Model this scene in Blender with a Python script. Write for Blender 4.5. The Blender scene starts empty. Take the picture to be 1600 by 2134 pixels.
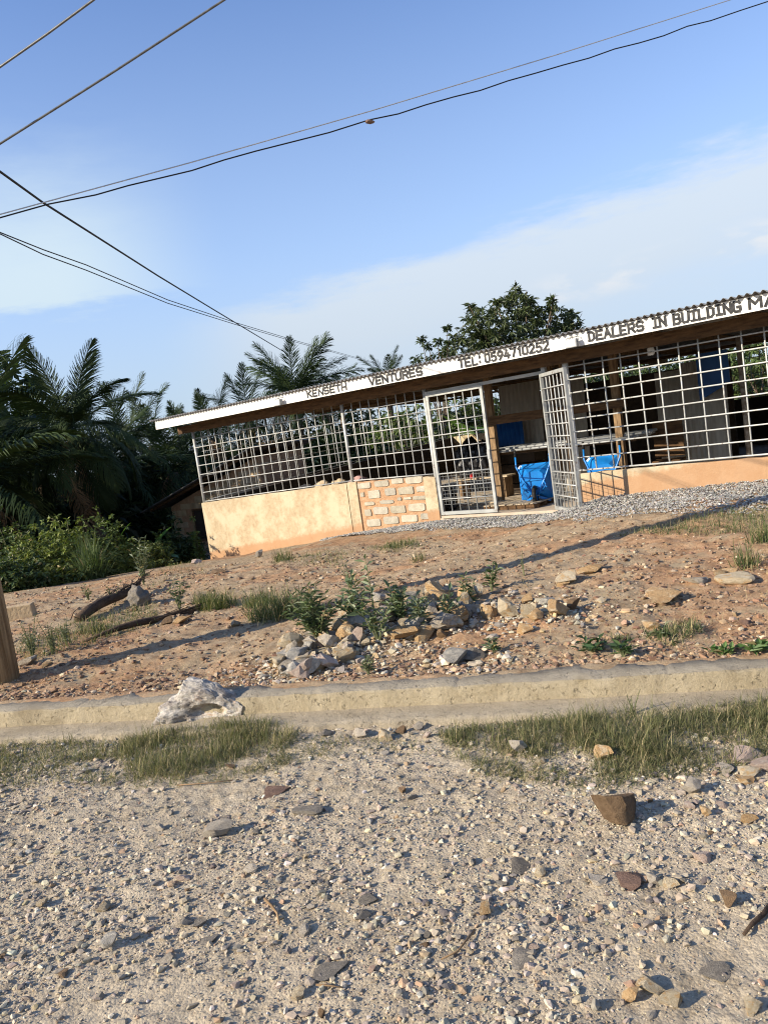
import bpy, math, random
import numpy as np
from mathutils import Vector, Matrix, Quaternion

R = math.radians
rng = np.random.default_rng(7)
random.seed(7)
scene = bpy.context.scene
COL = scene.collection

# ------------------------------------------------------------------ camera
FPX, CX, CY, CAMH = 1600.0, 800.0, 1067.0, 1.55
PITCH, ROLL = R(5.7), R(8.2)
fwd = np.array([0, math.cos(PITCH), -math.sin(PITCH)])
up0 = np.array([0, math.sin(PITCH), math.cos(PITCH)])
rt0 = np.array([1.0, 0, 0])
cup = math.cos(ROLL) * up0 + math.sin(ROLL) * rt0
crt = math.cos(ROLL) * rt0 - math.sin(ROLL) * up0
cam = bpy.data.cameras.new('camera')
cam.sensor_fit = 'VERTICAL'
cam.sensor_height = 36.0
cam.lens = FPX / 2134.0 * 36.0
cam.clip_start, cam.clip_end = 0.05, 3000
camo = bpy.data.objects.new('camera', cam)
COL.objects.link(camo)
m = Matrix((tuple(crt), tuple(cup), tuple(-fwd))).transposed().to_4x4()
m.translation = Vector((0, 0, CAMH))
camo.matrix_world = m
scene.camera = camo

# ------------------------------------------------------------------ light
SUN_EL = R(25.0)
LH = np.array([0.937, 0.349])                       # horizontal travel of the light
L3 = Vector((LH[0] * math.cos(SUN_EL), LH[1] * math.cos(SUN_EL), -math.sin(SUN_EL)))
sun = bpy.data.lights.new('sun', 'SUN')
sun.energy = 5.0
sun.angle = R(0.5)
sun.color = (1.0, 0.88, 0.70)
suno = bpy.data.objects.new('sun', sun)
suno.rotation_euler = L3.to_track_quat('-Z', 'Y').to_euler()
suno.location = (-20, -8, 15)
COL.objects.link(suno)

world = bpy.data.worlds.new('World')
scene.world = world
world.use_nodes = True
wt = world.node_tree
wn, wl = wt.nodes, wt.links
bg = wn['Background']
bg.inputs[1].default_value = 0.086
sky = wn.new('ShaderNodeTexSky')
sky.sky_type = 'NISHITA'
sky.sun_disc = False
sky.sun_elevation = SUN_EL
sky.sun_rotation = R(180 + math.degrees(math.atan2(LH[0], LH[1])))
sky.air_density = 1.0
sky.dust_density = 0.6
sky.ozone_density = 2.5


def math_n(t, op, a, b=None, c=None, clamp=False):
    n = t.nodes.new('ShaderNodeMath')
    n.operation = op
    n.use_clamp = clamp
    for k, v in enumerate((a, b, c)):
        if v is None:
            continue
        if isinstance(v, (int, float)):
            n.inputs[k].default_value = v
        else:
            t.links.new(v, n.inputs[k])
    return n.outputs[0]


def sstep(t, v, lo, hi):
    n = t.nodes.new('ShaderNodeMapRange')
    n.interpolation_type = 'SMOOTHSTEP'
    t.links.new(v, n.inputs[0])
    n.inputs[1].default_value, n.inputs[2].default_value = lo, hi
    return n.outputs[0]


def mixc(t, fac, a, b, mode='MIX'):
    n = t.nodes.new('ShaderNodeMix')
    n.data_type = 'RGBA'
    n.blend_type = mode
    for sock, v in ((n.inputs[0], fac), (n.inputs[6], a), (n.inputs[7], b)):
        if isinstance(v, (int, float)):
            sock.default_value = v
        elif isinstance(v, (tuple, list)):
            sock.default_value = (*v[:3], 1.0)
        else:
            t.links.new(v, sock)
    return n.outputs[2]


def build_sky():
    t = wt
    tc = wn.new('ShaderNodeTexCoord')
    sp = wn.new('ShaderNodeSeparateXYZ')
    wl.new(tc.outputs['Generated'], sp.inputs[0])
    x, y, z = sp.outputs
    az = math_n(t, 'ARCTAN2', x, y)                 # from +Y, clockwise
    el = math_n(t, 'ARCSINE', z)
    nz = wn.new('ShaderNodeTexNoise')
    mp = wn.new('ShaderNodeMapping')
    mp.inputs['Scale'].default_value = (1.2, 1.2, 5.0)
    mp.inputs['Rotation'].default_value = (0, R(-9), 0)
    wl.new(tc.outputs['Generated'], mp.inputs[0])
    wl.new(mp.outputs[0], nz.inputs['Vector'])
    nz.inputs['Scale'].default_value = 3.0
    nz.inputs['Detail'].default_value = 7
    nz.inputs['Roughness'].default_value = 0.55
    nv = math_n(t, 'SUBTRACT', nz.outputs[0], 0.5)
    # long cloud bank whose upper edge climbs towards the right
    edge = math_n(t, 'MULTIPLY_ADD', az, 0.135, 0.20)
    wob = math_n(t, 'SINE', math_n(t, 'MULTIPLY_ADD', az, 2.2, 1.25))
    edge = math_n(t, 'MULTIPLY_ADD', wob, 0.012, edge)
    d = math_n(t, 'SUBTRACT', edge, el)
    nf = wn.new('ShaderNodeTexNoise')
    mf = wn.new('ShaderNodeMapping')
    mf.inputs['Scale'].default_value = (1.0, 1.0, 4.5)
    mf.inputs['Rotation'].default_value = (0, R(-12), 0)
    wl.new(tc.outputs['Generated'], mf.inputs[0])
    wl.new(mf.outputs[0], nf.inputs['Vector'])
    nf.inputs['Scale'].default_value = 11.0
    nf.inputs['Detail'].default_value = 10
    nf.inputs['Roughness'].default_value = 0.62
    nfv = math_n(t, 'SUBTRACT', nf.outputs[0], 0.5)
    d = math_n(t, 'MULTIPLY_ADD', nv, 0.08, d)
    d = math_n(t, 'MULTIPLY_ADD', nfv, 0.075, d)
    bank = sstep(t, d, -0.004, 0.040)
    left_fade = sstep(t, az, -0.26, -0.08)
    bank = math_n(t, 'MULTIPLY', bank, left_fade)
    under = math_n(t, 'SUBTRACT', 1.0, math_n(t, 'MULTIPLY', sstep(t, d, 0.07, 0.20), 0.55))
    bank = math_n(t, 'MULTIPLY', bank, under)
    # thin wisp in the left part of the sky, tapering to the right
    e2 = math_n(t, 'MULTIPLY_ADD', az, 0.02, 0.205)
    d2 = math_n(t, 'SUBTRACT', el, e2)
    d2 = math_n(t, 'MULTIPLY_ADD', nv, 0.06, d2)
    d2 = math_n(t, 'MULTIPLY_ADD', nfv, 0.06, d2)
    wisp = math_n(t, 'MULTIPLY', sstep(t, d2, -0.012, 0.012), math_n(t, 'SUBTRACT', 1.0, sstep(t, d2, 0.03, 0.22)))
    wisp = math_n(t, 'MULTIPLY', wisp, math_n(t, 'SUBTRACT', 1.0, sstep(t, az, -0.36, -0.14)))
    # small puffs low over the roof
    n2 = wn.new('ShaderNodeTexNoise')
    m2 = wn.new('ShaderNodeMapping')
    m2.inputs['Scale'].default_value = (1, 1, 2.6)
    wl.new(tc.outputs['Generated'], m2.inputs[0])
    wl.new(m2.outputs[0], n2.inputs['Vector'])
    n2.inputs['Scale'].default_value = 14.0
    n2.inputs['Detail'].default_value = 8
    pe = math_n(t, 'MULTIPLY_ADD', az, 0.06, 0.128)
    pd = math_n(t, 'ABSOLUTE', math_n(t, 'SUBTRACT', el, pe))
    puff = math_n(t, 'MULTIPLY', math_n(t, 'SUBTRACT', 1.0, sstep(t, pd, 0.003, 0.028)), sstep(t, n2.outputs[0], 0.50, 0.66))
    puff = math_n(t, 'MULTIPLY', puff, sstep(t, az, 0.20, 0.27))
    tint = mixc(t, 1.0, sky.outputs[0], (1.08, 1.27, 1.66), 'MULTIPLY')
    cloud = (5.3, 5.9, 6.5)
    haze_f = math_n(t, 'SUBTRACT', 1.0, sstep(t, el, 0.03, 0.68))
    tint = mixc(t, math_n(t, 'MULTIPLY', haze_f, 0.58), tint, (4.5, 5.6, 6.9))
    c = mixc(t, math_n(t, 'MULTIPLY', bank, 0.85), tint, cloud)
    c = mixc(t, math_n(t, 'MULTIPLY', wisp, 0.85), c, (5.2, 6.2, 6.7))
    c = mixc(t, math_n(t, 'MULTIPLY', puff, 0.85), c, (6.4, 6.6, 6.9))
    low = math_n(t, 'SUBTRACT', 1.0, sstep(t, el, 0.02, 0.26))
    c = mixc(t, math_n(t, 'MULTIPLY', low, 0.55), c, (3.7, 4.3, 5.0))
    wl.new(c, bg.inputs[0])


build_sky()
scene.view_settings.view_transform = 'Standard'
scene.view_settings.look = 'None'
scene.view_settings.exposure = 0.70
scene.view_settings.gamma = 1.0
scene.view_settings.use_curve_mapping = False
scene.render.engine = 'CYCLES'
scene.cycles.filter_width = 1.1
scene.cycles.max_bounces = 6
scene.cycles.diffuse_bounces = 3
scene.cycles.glossy_bounces = 2
scene.cycles.transmission_bounces = 3

# ------------------------------------------------------------------ helpers


def tag(o, label=None, cat=None, group=None, kind=None):
    if label:
        o['label'] = label
    if cat:
        o['category'] = cat
    if group:
        o['group'] = group
    if kind:
        o['kind'] = kind
    return o


def empty(name, loc=(0, 0, 0), rz=0.0, label=None, cat=None, group=None):
    o = bpy.data.objects.new(name, None)
    o.empty_display_size = 0.2
    o.location = loc
    o.rotation_euler = (0, 0, rz)
    COL.objects.link(o)
    return tag(o, label, cat, group)


def link(name, me, material=None, parent=None):
    if material is not None and len(me.materials) == 0:
        me.materials.append(material)
    o = bpy.data.objects.new(name, me)
    COL.objects.link(o)
    if parent is not None:
        o.parent = parent
    return o


def copy_tree(o, parent=None):
    c = o.copy()
    COL.objects.link(c)
    c.parent = parent
    for ch in list(o.children):
        copy_tree(ch, c)
    return c


def mesh_np(name, V, faces, col=None, flat=True):
    """V (n,3); faces: list of (k,c) index arrays; col (n,3) point colours."""
    me = bpy.data.meshes.new(name)
    V = np.ascontiguousarray(V, dtype=np.float32)
    faces = [np.asarray(f, dtype=np.int32) for f in faces if len(f)]
    loops = np.concatenate([f.ravel() for f in faces])
    tot = np.concatenate([np.full(len(f), f.shape[1], np.int32) for f in faces])
    start = np.concatenate([[0], np.cumsum(tot)[:-1]]).astype(np.int32)
    me.vertices.add(len(V))
    me.vertices.foreach_set('co', V.ravel())
    me.loops.add(len(loops))
    me.loops.foreach_set('vertex_index', loops)
    me.polygons.add(len(tot))
    me.polygons.foreach_set('loop_start', start)
    me.polygons.foreach_set('loop_total', tot)
    if col is not None:
        a = me.attributes.new('Col', 'FLOAT_COLOR', 'POINT')
        c4 = np.ones((len(V), 4), np.float32)
        c4[:, :3] = col
        a.data.foreach_set('color', c4.ravel())
    me.update(calc_edges=True)
    if flat:
        me.shade_flat()
    return me


class MB:
    def __init__(self):
        self.v, self.f = [], []

    def add(self, vs, fs):
        o = len(self.v)
        self.v += [tuple(p) for p in vs]
        self.f += [tuple(i + o for i in q) for q in fs]
        return self

    def box(self, lo, hi, jit=0.0):
        (x0, y0, z0), (x1, y1, z1) = lo, hi
        vs = [(x0, y0, z0), (x1, y0, z0), (x1, y1, z0), (x0, y1, z0), (x0, y0, z1), (x1, y0, z1), (x1, y1, z1), (x0, y1, z1)]
        if jit:
            vs = [tuple(c + random.uniform(-jit, jit) for c in p) for p in vs]
        return self.add(vs, [(0, 3, 2, 1), (4, 5, 6, 7), (0, 1, 5, 4), (1, 2, 6, 5), (2, 3, 7, 6), (3, 0, 4, 7)])

    def beam(self, a, b, w, h, up=(0, 0, 1)):
        a, b = Vector(a), Vector(b)
        d = (b - a).normalized()
        s = d.cross(Vector(up))
        if s.length < 1e-4:
            s = d.cross(Vector((0, 1, 0)))
        s.normalize()
        t = s.cross(d)
        vs = []
        for p in (a, b):
            for i, j in ((-1, -1), (1, -1), (1, 1), (-1, 1)):
                vs.append(p + s * (i * w / 2) + t * (j * h / 2))
        return self.add(vs, [(0, 3, 2, 1), (4, 5, 6, 7), (0, 1, 5, 4), (1, 2, 6, 5), (2, 3, 7, 6), (3, 0, 4, 7)])

    def tube(self, pts, r, n=8, cap=True):
        pts = [Vector(p) for p in pts]
        rs = r if isinstance(r, (list, tuple)) else [r] * len(pts)
        rings = []
        prev = None
        for i, p in enumerate(pts):
            d = (pts[min(i + 1, len(pts) - 1)] - pts[max(i - 1, 0)]).normalized()
            ref = prev if prev is not None else (Vector((0, 0, 1)) if abs(d.z) < .9 else Vector((1, 0, 0)))
            s = d.cross(ref)
            if s.length < 1e-5:
                s = d.cross(Vector((0, 1, 0)))
            s.normalize()
            t = s.cross(d)
            prev = t
            rings.append([p + (s * math.cos(k * 2 * math.pi / n) + t * math.sin(k * 2 * math.pi / n)) * rs[i] for k in range(n)])
        vs = [q for ring in rings for q in ring]
        fs = []
        for i in range(len(pts) - 1):
            for k in range(n):
                k2 = (k + 1) % n
                fs.append((i * n + k, i * n + k2, (i + 1) * n + k2, (i + 1) * n + k))
        if cap:
            fs.append(tuple(range(n - 1, -1, -1)))
            fs.append(tuple((len(pts) - 1) * n + k for k in range(n)))
        return self.add(vs, fs)

    def mesh(self, name, smooth=False):
        me = bpy.data.meshes.new(name)
        me.from_pydata(self.v, [], self.f)
        me.update()
        if smooth:
            me.shade_smooth()
        else:
            me.shade_flat()
        return me

    def build(self, name, material, parent=None, smooth=False, bevel=0.0):
        o = link(name, self.mesh(name, smooth), material, parent)
        if bevel:
            b = o.modifiers.new('bevel', 'BEVEL')
            b.width = bevel
            b.segments = 2
            b.limit_method = 'ANGLE'
        return o


# value noise -------------------------------------------------------
_perm = np.random.default_rng(3).random((256, 256)).astype(np.float64)


def vnoise(x, y):
    x, y = np.asarray(x, float), np.asarray(y, float)
    xi, yi = np.floor(x).astype(int), np.floor(y).astype(int)
    fx, fy = x - xi, y - yi
    fx, fy = fx * fx * (3 - 2 * fx), fy * fy * (3 - 2 * fy)
    g = lambda a, b: _perm[a & 255, b & 255]
    return (g(xi, yi) * (1 - fx) + g(xi + 1, yi) * fx) * (1 - fy) + (g(xi, yi + 1) * (1 - fx) + g(xi + 1, yi + 1) * fx) * fy - 0.5


def fbm(x, y, oct=4, s=1.0):
    v, a = 0, 1.0
    for k in range(oct):
        v = v + a * vnoise(x * s + 17.3 * k, y * s + 9.1 * k)
        a *= 0.5
        s *= 2.03
    return v


# ------------------------------------------------------------------ materials


def new_mat(name):
    mt = bpy.data.materials.new(name)
    mt.use_nodes = True
    t = mt.node_tree
    return mt, t, t.nodes['Principled BSDF']


def noise_node(t, scale, detail=6, rough=0.6, vec=None, coord='Object', stretch=None):
    n = t.nodes.new('ShaderNodeTexNoise')
    n.inputs['Scale'].default_value = scale
    n.inputs['Detail'].default_value = detail
    n.inputs['Roughness'].default_value = rough
    if vec is None:
        tc = t.nodes.new('ShaderNodeTexCoord')
        vec = tc.outputs[coord]
    if stretch:
        mp = t.nodes.new('ShaderNodeMapping')
        mp.inputs['Scale'].default_value = stretch
        t.links.new(vec, mp.inputs[0])
        vec = mp.outputs[0]
    t.links.new(vec, n.inputs['Vector'])
    return n.outputs[0]


def ramp(t, fac, stops):
    r = t.nodes.new('ShaderNodeValToRGB')
    e = r.color_ramp.elements
    while len(e) < len(stops):
        e.new(0.5)
    for k, (p, c) in enumerate(stops):
        e[k].position = p
        e[k].color = (*c, 1)
    t.links.new(fac, r.inputs[0])
    return r.outputs[0]


def add_bump(t, b, h, strength, dist=0.01):
    n = t.nodes.new('ShaderNodeBump')
    n.inputs['Strength'].default_value = strength
    n.inputs['Distance'].default_value = dist
    t.links.new(h, n.inputs['Height'])
    t.links.new(n.outputs[0], b.inputs['Normal'])


def M(name, c1, c2, scale=6, rough=0.8, bump=0.3, bscale=40, metallic=0.0, stretch=None, lo=.35, hi=.65, dist=.01, spec=0.3, rnd=0.0):
    mt, t, b = new_mat(name)
    f = noise_node(t, scale, stretch=stretch)
    c = ramp(t, f, [(lo, c1), (hi, c2)])
    if rnd:
        oi = t.nodes.new('ShaderNodeObjectInfo')
        hv = t.nodes.new('ShaderNodeHueSaturation')
        t.links.new(c, hv.inputs['Color'])
        t.links.new(math_n(t, 'MULTIPLY_ADD', oi.outputs['Random'], rnd, 1 - rnd * .5), hv.inputs['Value'])
        t.links.new(math_n(t, 'MULTIPLY_ADD', math_n(t, 'FRACT', math_n(t, 'MULTIPLY', oi.outputs['Random'], 13.7)), rnd * .8, 1 - rnd * .4), hv.inputs['Saturation'])
        c = hv.outputs[0]
    t.links.new(c, b.inputs['Base Color'])
    b.inputs['Roughness'].default_value = rough
    b.inputs['Metallic'].default_value = metallic
    b.inputs['Specular IOR Level'].default_value = spec
    if bump:
        add_bump(t, b, noise_node(t, bscale, stretch=stretch), bump, dist)
    return mt


def M_attr(name, rough=0.9, bump=0.5, bscale=120, var=0.35, transl=0.0, dist=.004, spec=.2):
    mt, t, b = new_mat(name)
    at_ = t.nodes.new('ShaderNodeAttribute')
    at_.attribute_name = 'Col'
    f = noise_node(t, bscale * .4, 4)
    v = math_n(t, 'MULTIPLY_ADD', f, 2 * var, 1 - var)
    c = mixc(t, 1.0, at_.outputs['Color'], v, 'MULTIPLY')
    t.links.new(c, b.inputs['Base Color'])
    b.inputs['Roughness'].default_value = rough
    b.inputs['Specular IOR Level'].default_value = spec
    if bump:
        add_bump(t, b, noise_node(t, bscale), bump, dist)
    if transl:
        tr = t.nodes.new('ShaderNodeBsdfTranslucent')
        t.links.new(mixc(t, 1.0, c, (1.0, 1.15, .45), 'MULTIPLY'), tr.inputs[0])
        mx = t.nodes.new('ShaderNodeMixShader')
        mx.inputs[0].default_value = transl
        t.links.new(b.outputs[0], mx.inputs[1])
        t.links.new(tr.outputs[0], mx.inputs[2])
        t.links.new(mx.outputs[0], t.nodes['Material Output'].inputs[0])
    return mt


def M_leaf(name, c1, c2, rough=.45, transl=.22, scale=1.5, spec=.4):
    mt, t, b = new_mat(name)
    oi = t.nodes.new('ShaderNodeObjectInfo')
    f = noise_node(t, scale, 5)
    f = math_n(t, 'ADD', f, math_n(t, 'MULTIPLY_ADD', oi.outputs['Random'], .4, -.2))
    c = ramp(t, f, [(.3, c1), (.7, c2)])
    t.links.new(c, b.inputs['Base Color'])
    b.inputs['Roughness'].default_value = rough
    b.inputs['Specular IOR Level'].default_value = spec
    tr = t.nodes.new('ShaderNodeBsdfTranslucent')
    t.links.new(mixc(t, 1.0, c, (1.0, 1.2, .4), 'MULTIPLY'), tr.inputs[0])
    mx = t.nodes.new('ShaderNodeMixShader')
    mx.inputs[0].default_value = transl
    t.links.new(b.outputs[0], mx.inputs[1])
    t.links.new(tr.outputs[0], mx.inputs[2])
    t.links.new(mx.outputs[0], t.nodes['Material Output'].inputs[0])
    return mt


def mat_road():
    mt, t, b = new_mat('road gravel')
    big = noise_node(t, 1.3, 5)
    mid = noise_node(t, 14, 8, .7)
    vo = t.nodes.new('ShaderNodeTexVoronoi')
    vo.inputs['Scale'].default_value = 95
    tc = t.nodes.new('ShaderNodeTexCoord')
    t.links.new(tc.outputs['Object'], vo.inputs['Vector'])
    base = ramp(t, mid, [(.30, (.28, .225, .15)), (.5, (.41, .34, .24)), (.70, (.50, .425, .31))])
    base = mixc(t, sstep(t, big, .42, .62), base, (.47, .395, .285))
    cell = ramp(t, vo.outputs['Color'], [(0, (.72, .70, .68)), (.6, (1, 1, 1)), (1, (1.2, 1.18, 1.12))])
    c = mixc(t, .75, base, cell, 'MULTIPLY')
    t.links.new(c, b.inputs['Base Color'])
    b.inputs['Roughness'].default_value = .95
    b.inputs['Specular IOR Level'].default_value = .15
    h = math_n(t, 'ADD', math_n(t, 'MULTIPLY', vo.outputs['Distance'], -.7), math_n(t, 'MULTIPLY', noise_node(t, 160, 5, .7), .9))
    add_bump(t, b, h, .75, .006)
    return mt


def mat_ground():
    mt, t, b = new_mat('red dirt')
    big = noise_node(t, .55, 6, .6)
    mid = noise_node(t, 9, 9, .72)
    fine = noise_node(t, 70, 6, .7)
    base = ramp(t, mid, [(.28, (.20, .13, .078)), (.48, (.395, .295, .185)), (.70, (.52, .415, .28))])
    base = mixc(t, sstep(t, big, .46, .60), base, mixc(t, 1.0, base, (1.06, .86, .76), 'MULTIPLY'))
    base = mixc(t, sstep(t, noise_node(t, 2.3, 5), .52, .70), base, (.43, .34, .22))
    base = mixc(t, .5, base, ramp(t, fine, [(.3, (.62, .6, .58)), (.7, (1.25, 1.2, 1.15))]), 'MULTIPLY')
    t.links.new(base, b.inputs['Base Color'])
    b.inputs['Roughness'].default_value = .95
    b.inputs['Specular IOR Level'].default_value = .12
    h = math_n(t, 'ADD', math_n(t, 'MULTIPLY', noise_node(t, 30, 8, .75), 1.0), math_n(t, 'MULTIPLY', noise_node(t, 140, 4, .7), .4))
    add_bump(t, b, h, .9, .02)
    return mt


def mat_plaster():
    """Peach cement render: mottled, with a damp reddish splash band along its foot."""
    mt, t, b = new_mat('peach plaster')
    tc = t.nodes.new('ShaderNodeTexCoord')
    sp = t.nodes.new('ShaderNodeSeparateXYZ')
    t.links.new(tc.outputs['Object'], sp.inputs[0])
    m1 = noise_node(t, 2.2, 7, .65)
    m2 = noise_node(t, 11, 8, .7)
    c = ramp(t, m2, [(.3, (.32, .24, .15)), (.55, (.43, .345, .225)), (.75, (.49, .415, .285))])
    c = mixc(t, math_n(t, 'MULTIPLY', sstep(t, m1, .44, .60), .85), c, (.50, .43, .30))
    sc = noise_node(t, 3, 8, .75, stretch=(1.4, 1, 4))
    c = mixc(t, math_n(t, 'MULTIPLY', sstep(t, sc, .57, .66), .6), c, (.38, .28, .19))
    foot = math_n(t, 'MULTIPLY_ADD', sp.outputs[0], -.100, sp.outputs[2])      # height over the sloping ground line
    foot = math_n(t, 'MULTIPLY_ADD', math_n(t, 'SUBTRACT', noise_node(t, 5, 8, .8), .5), .34, foot)
    band = math_n(t, 'SUBTRACT', 1.0, sstep(t, foot, -.02, .075))
    c = mixc(t, math_n(t, 'MULTIPLY', band, .8), c, (.38, .21, .11))
    t.links.new(c, b.inputs['Base Color'])
    b.inputs['Roughness'].default_value = .92
    b.inputs['Specular IOR Level'].default_value = .15
    h = math_n(t, 'ADD', math_n(t, 'MULTIPLY', noise_node(t, 22, 8, .75), 1.0), math_n(t, 'MULTIPLY', noise_node(t, 130, 4), .35))
    add_bump(t, b, h, .5, .012)
    return mt


def mat_concrete(name, c1, c2, dark, edge=.6):
    mt, t, b = new_mat(name)
    c = ramp(t, noise_node(t, 6, 8, .7), [(.3, c1), (.7, c2)])
    c = mixc(t, math_n(t, 'MULTIPLY', sstep(t, noise_node(t, 26, 6, .8), .60, .68), .7), c, dark)
    c = mixc(t, math_n(t, 'MULTIPLY', sstep(t, noise_node(t, 1.7, 6, .7), .50, .66), .45), c, dark)
    c = mixc(t, .5, c, ramp(t, noise_node(t, 190, 3), [(.3, (.72, .72, .72)), (.7, (1.2, 1.2, 1.2))]), 'MULTIPLY')
    t.links.new(c, b.inputs['Base Color'])
    b.inputs['Roughness'].default_value = .93
    b.inputs['Specular IOR Level'].default_value = .15
    pit = sstep(t, noise_node(t, 38, 4, .6), .60, .70)
    h = math_n(t, 'ADD', math_n(t, 'MULTIPLY', noise_node(t, 20, 10, .8), 1.6), math_n(t, 'MULTIPLY', pit, -.9))
    add_bump(t, b, h, 1.0, .022)
    return mt


def mat_quartz():
    mt, t, b = new_mat('veined quartz rock')
    f = noise_node(t, 9, 9, .75)
    g = noise_node(t, 5, 8, .8, stretch=(1, 2.2, 1))
    c = ramp(t, f, [(.32, (.04, .035, .03)), (.42, (.22, .19, .165)), (.52, (.44, .40, .34)), (.66, (.66, .61, .54))])
    c = mixc(t, math_n(t, 'MULTIPLY', sstep(t, g, .55, .66), .75), c, (.40, .23, .12))
    t.links.new(c, b.inputs['Base Color'])
    b.inputs['Roughness'].default_value = .7
    add_bump(t, b, noise_node(t, 28, 8, .75), .8, .03)
    return mt


def mat_rock(name, c1, c2, c3=None):
    mt, t, b = new_mat(name)
    oi = t.nodes.new('ShaderNodeObjectInfo')
    off = t.nodes.new('ShaderNodeVectorMath')
    off.operation = 'SCALE'
    tc = t.nodes.new('ShaderNodeTexCoord')
    ad = t.nodes.new('ShaderNodeVectorMath')
    ad.operation = 'ADD'
    cb = t.nodes.new('ShaderNodeCombineXYZ')
    t.links.new(math_n(t, 'MULTIPLY', oi.outputs['Random'], 50.0), cb.inputs[0])
    t.links.new(tc.outputs['Object'], ad.inputs[0])
    t.links.new(cb.outputs[0], ad.inputs[1])
    v = ad.outputs[0]
    c = ramp(t, noise_node(t, 2.2, 8, .7, vec=v), [(.32, c1), (.66, c2)])
    if c3:
        c = mixc(t, math_n(t, 'MULTIPLY', sstep(t, noise_node(t, 1.6, 5, .6, vec=v), .52, .64), .8), c, c3)
    hv = t.nodes.new('ShaderNodeHueSaturation')
    t.links.new(c, hv.inputs['Color'])
    t.links.new(math_n(t, 'MULTIPLY_ADD', oi.outputs['Random'], .5, .75), hv.inputs['Value'])
    t.links.new(hv.outputs[0], b.inputs['Base Color'])
    b.inputs['Roughness'].default_value = .85
    b.inputs['Specular IOR Level'].default_value = .25
    add_bump(t, b, noise_node(t, 7, 8, .75, vec=v), .7, .12)
    return mt


def mat_steel(name, c1, c2):
    mt, t, b = new_mat(name)
    oi = t.nodes.new('ShaderNodeObjectInfo')
    tc = t.nodes.new('ShaderNodeTexCoord')
    ad = t.nodes.new('ShaderNodeVectorMath')
    ad.operation = 'ADD'
    cb = t.nodes.new('ShaderNodeCombineXYZ')
    for k in range(3):
        t.links.new(math_n(t, 'MULTIPLY', oi.outputs['Random'], 37.0 + 11 * k), cb.inputs[k])
    t.links.new(tc.outputs['Object'], ad.inputs[0])
    t.links.new(cb.outputs[0], ad.inputs[1])
    c = ramp(t, noise_node(t, 5, 5, vec=ad.outputs[0]), [(.3, c1), (.7, c2)])
    c = mixc(t, math_n(t, 'MULTIPLY', sstep(t, noise_node(t, 9, 7, .75, vec=ad.outputs[0]), .56, .66), .8), c, (.13, .085, .055))
    t.links.new(c, b.inputs['Base Color'])
    b.inputs['Roughness'].default_value = .5
    b.inputs['Metallic'].default_value = .15
    return mt


def mat_fascia():
    mt, t, b = new_mat('white fascia paint')
    c = ramp(t, noise_node(t, 6, 8, .7), [(.35, (.66, .64, .58)), (.6, (.80, .79, .75))])
    st = noise_node(t, 7, 6, .7, stretch=(3.5, 3.5, .5))
    c = mixc(t, math_n(t, 'MULTIPLY', sstep(t, st, .56, .68), .5), c, (.42, .36, .27))
    c = mixc(t, math_n(t, 'MULTIPLY', sstep(t, noise_node(t, 40, 5, .7), .64, .70), .6), c, (.36, .30, .23))
    t.links.new(c, b.inputs['Base Color'])
    b.inputs['Roughness'].default_value = .65
    add_bump(t, b, noise_node(t, 30, 6), .2, .004)
    return mt


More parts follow.
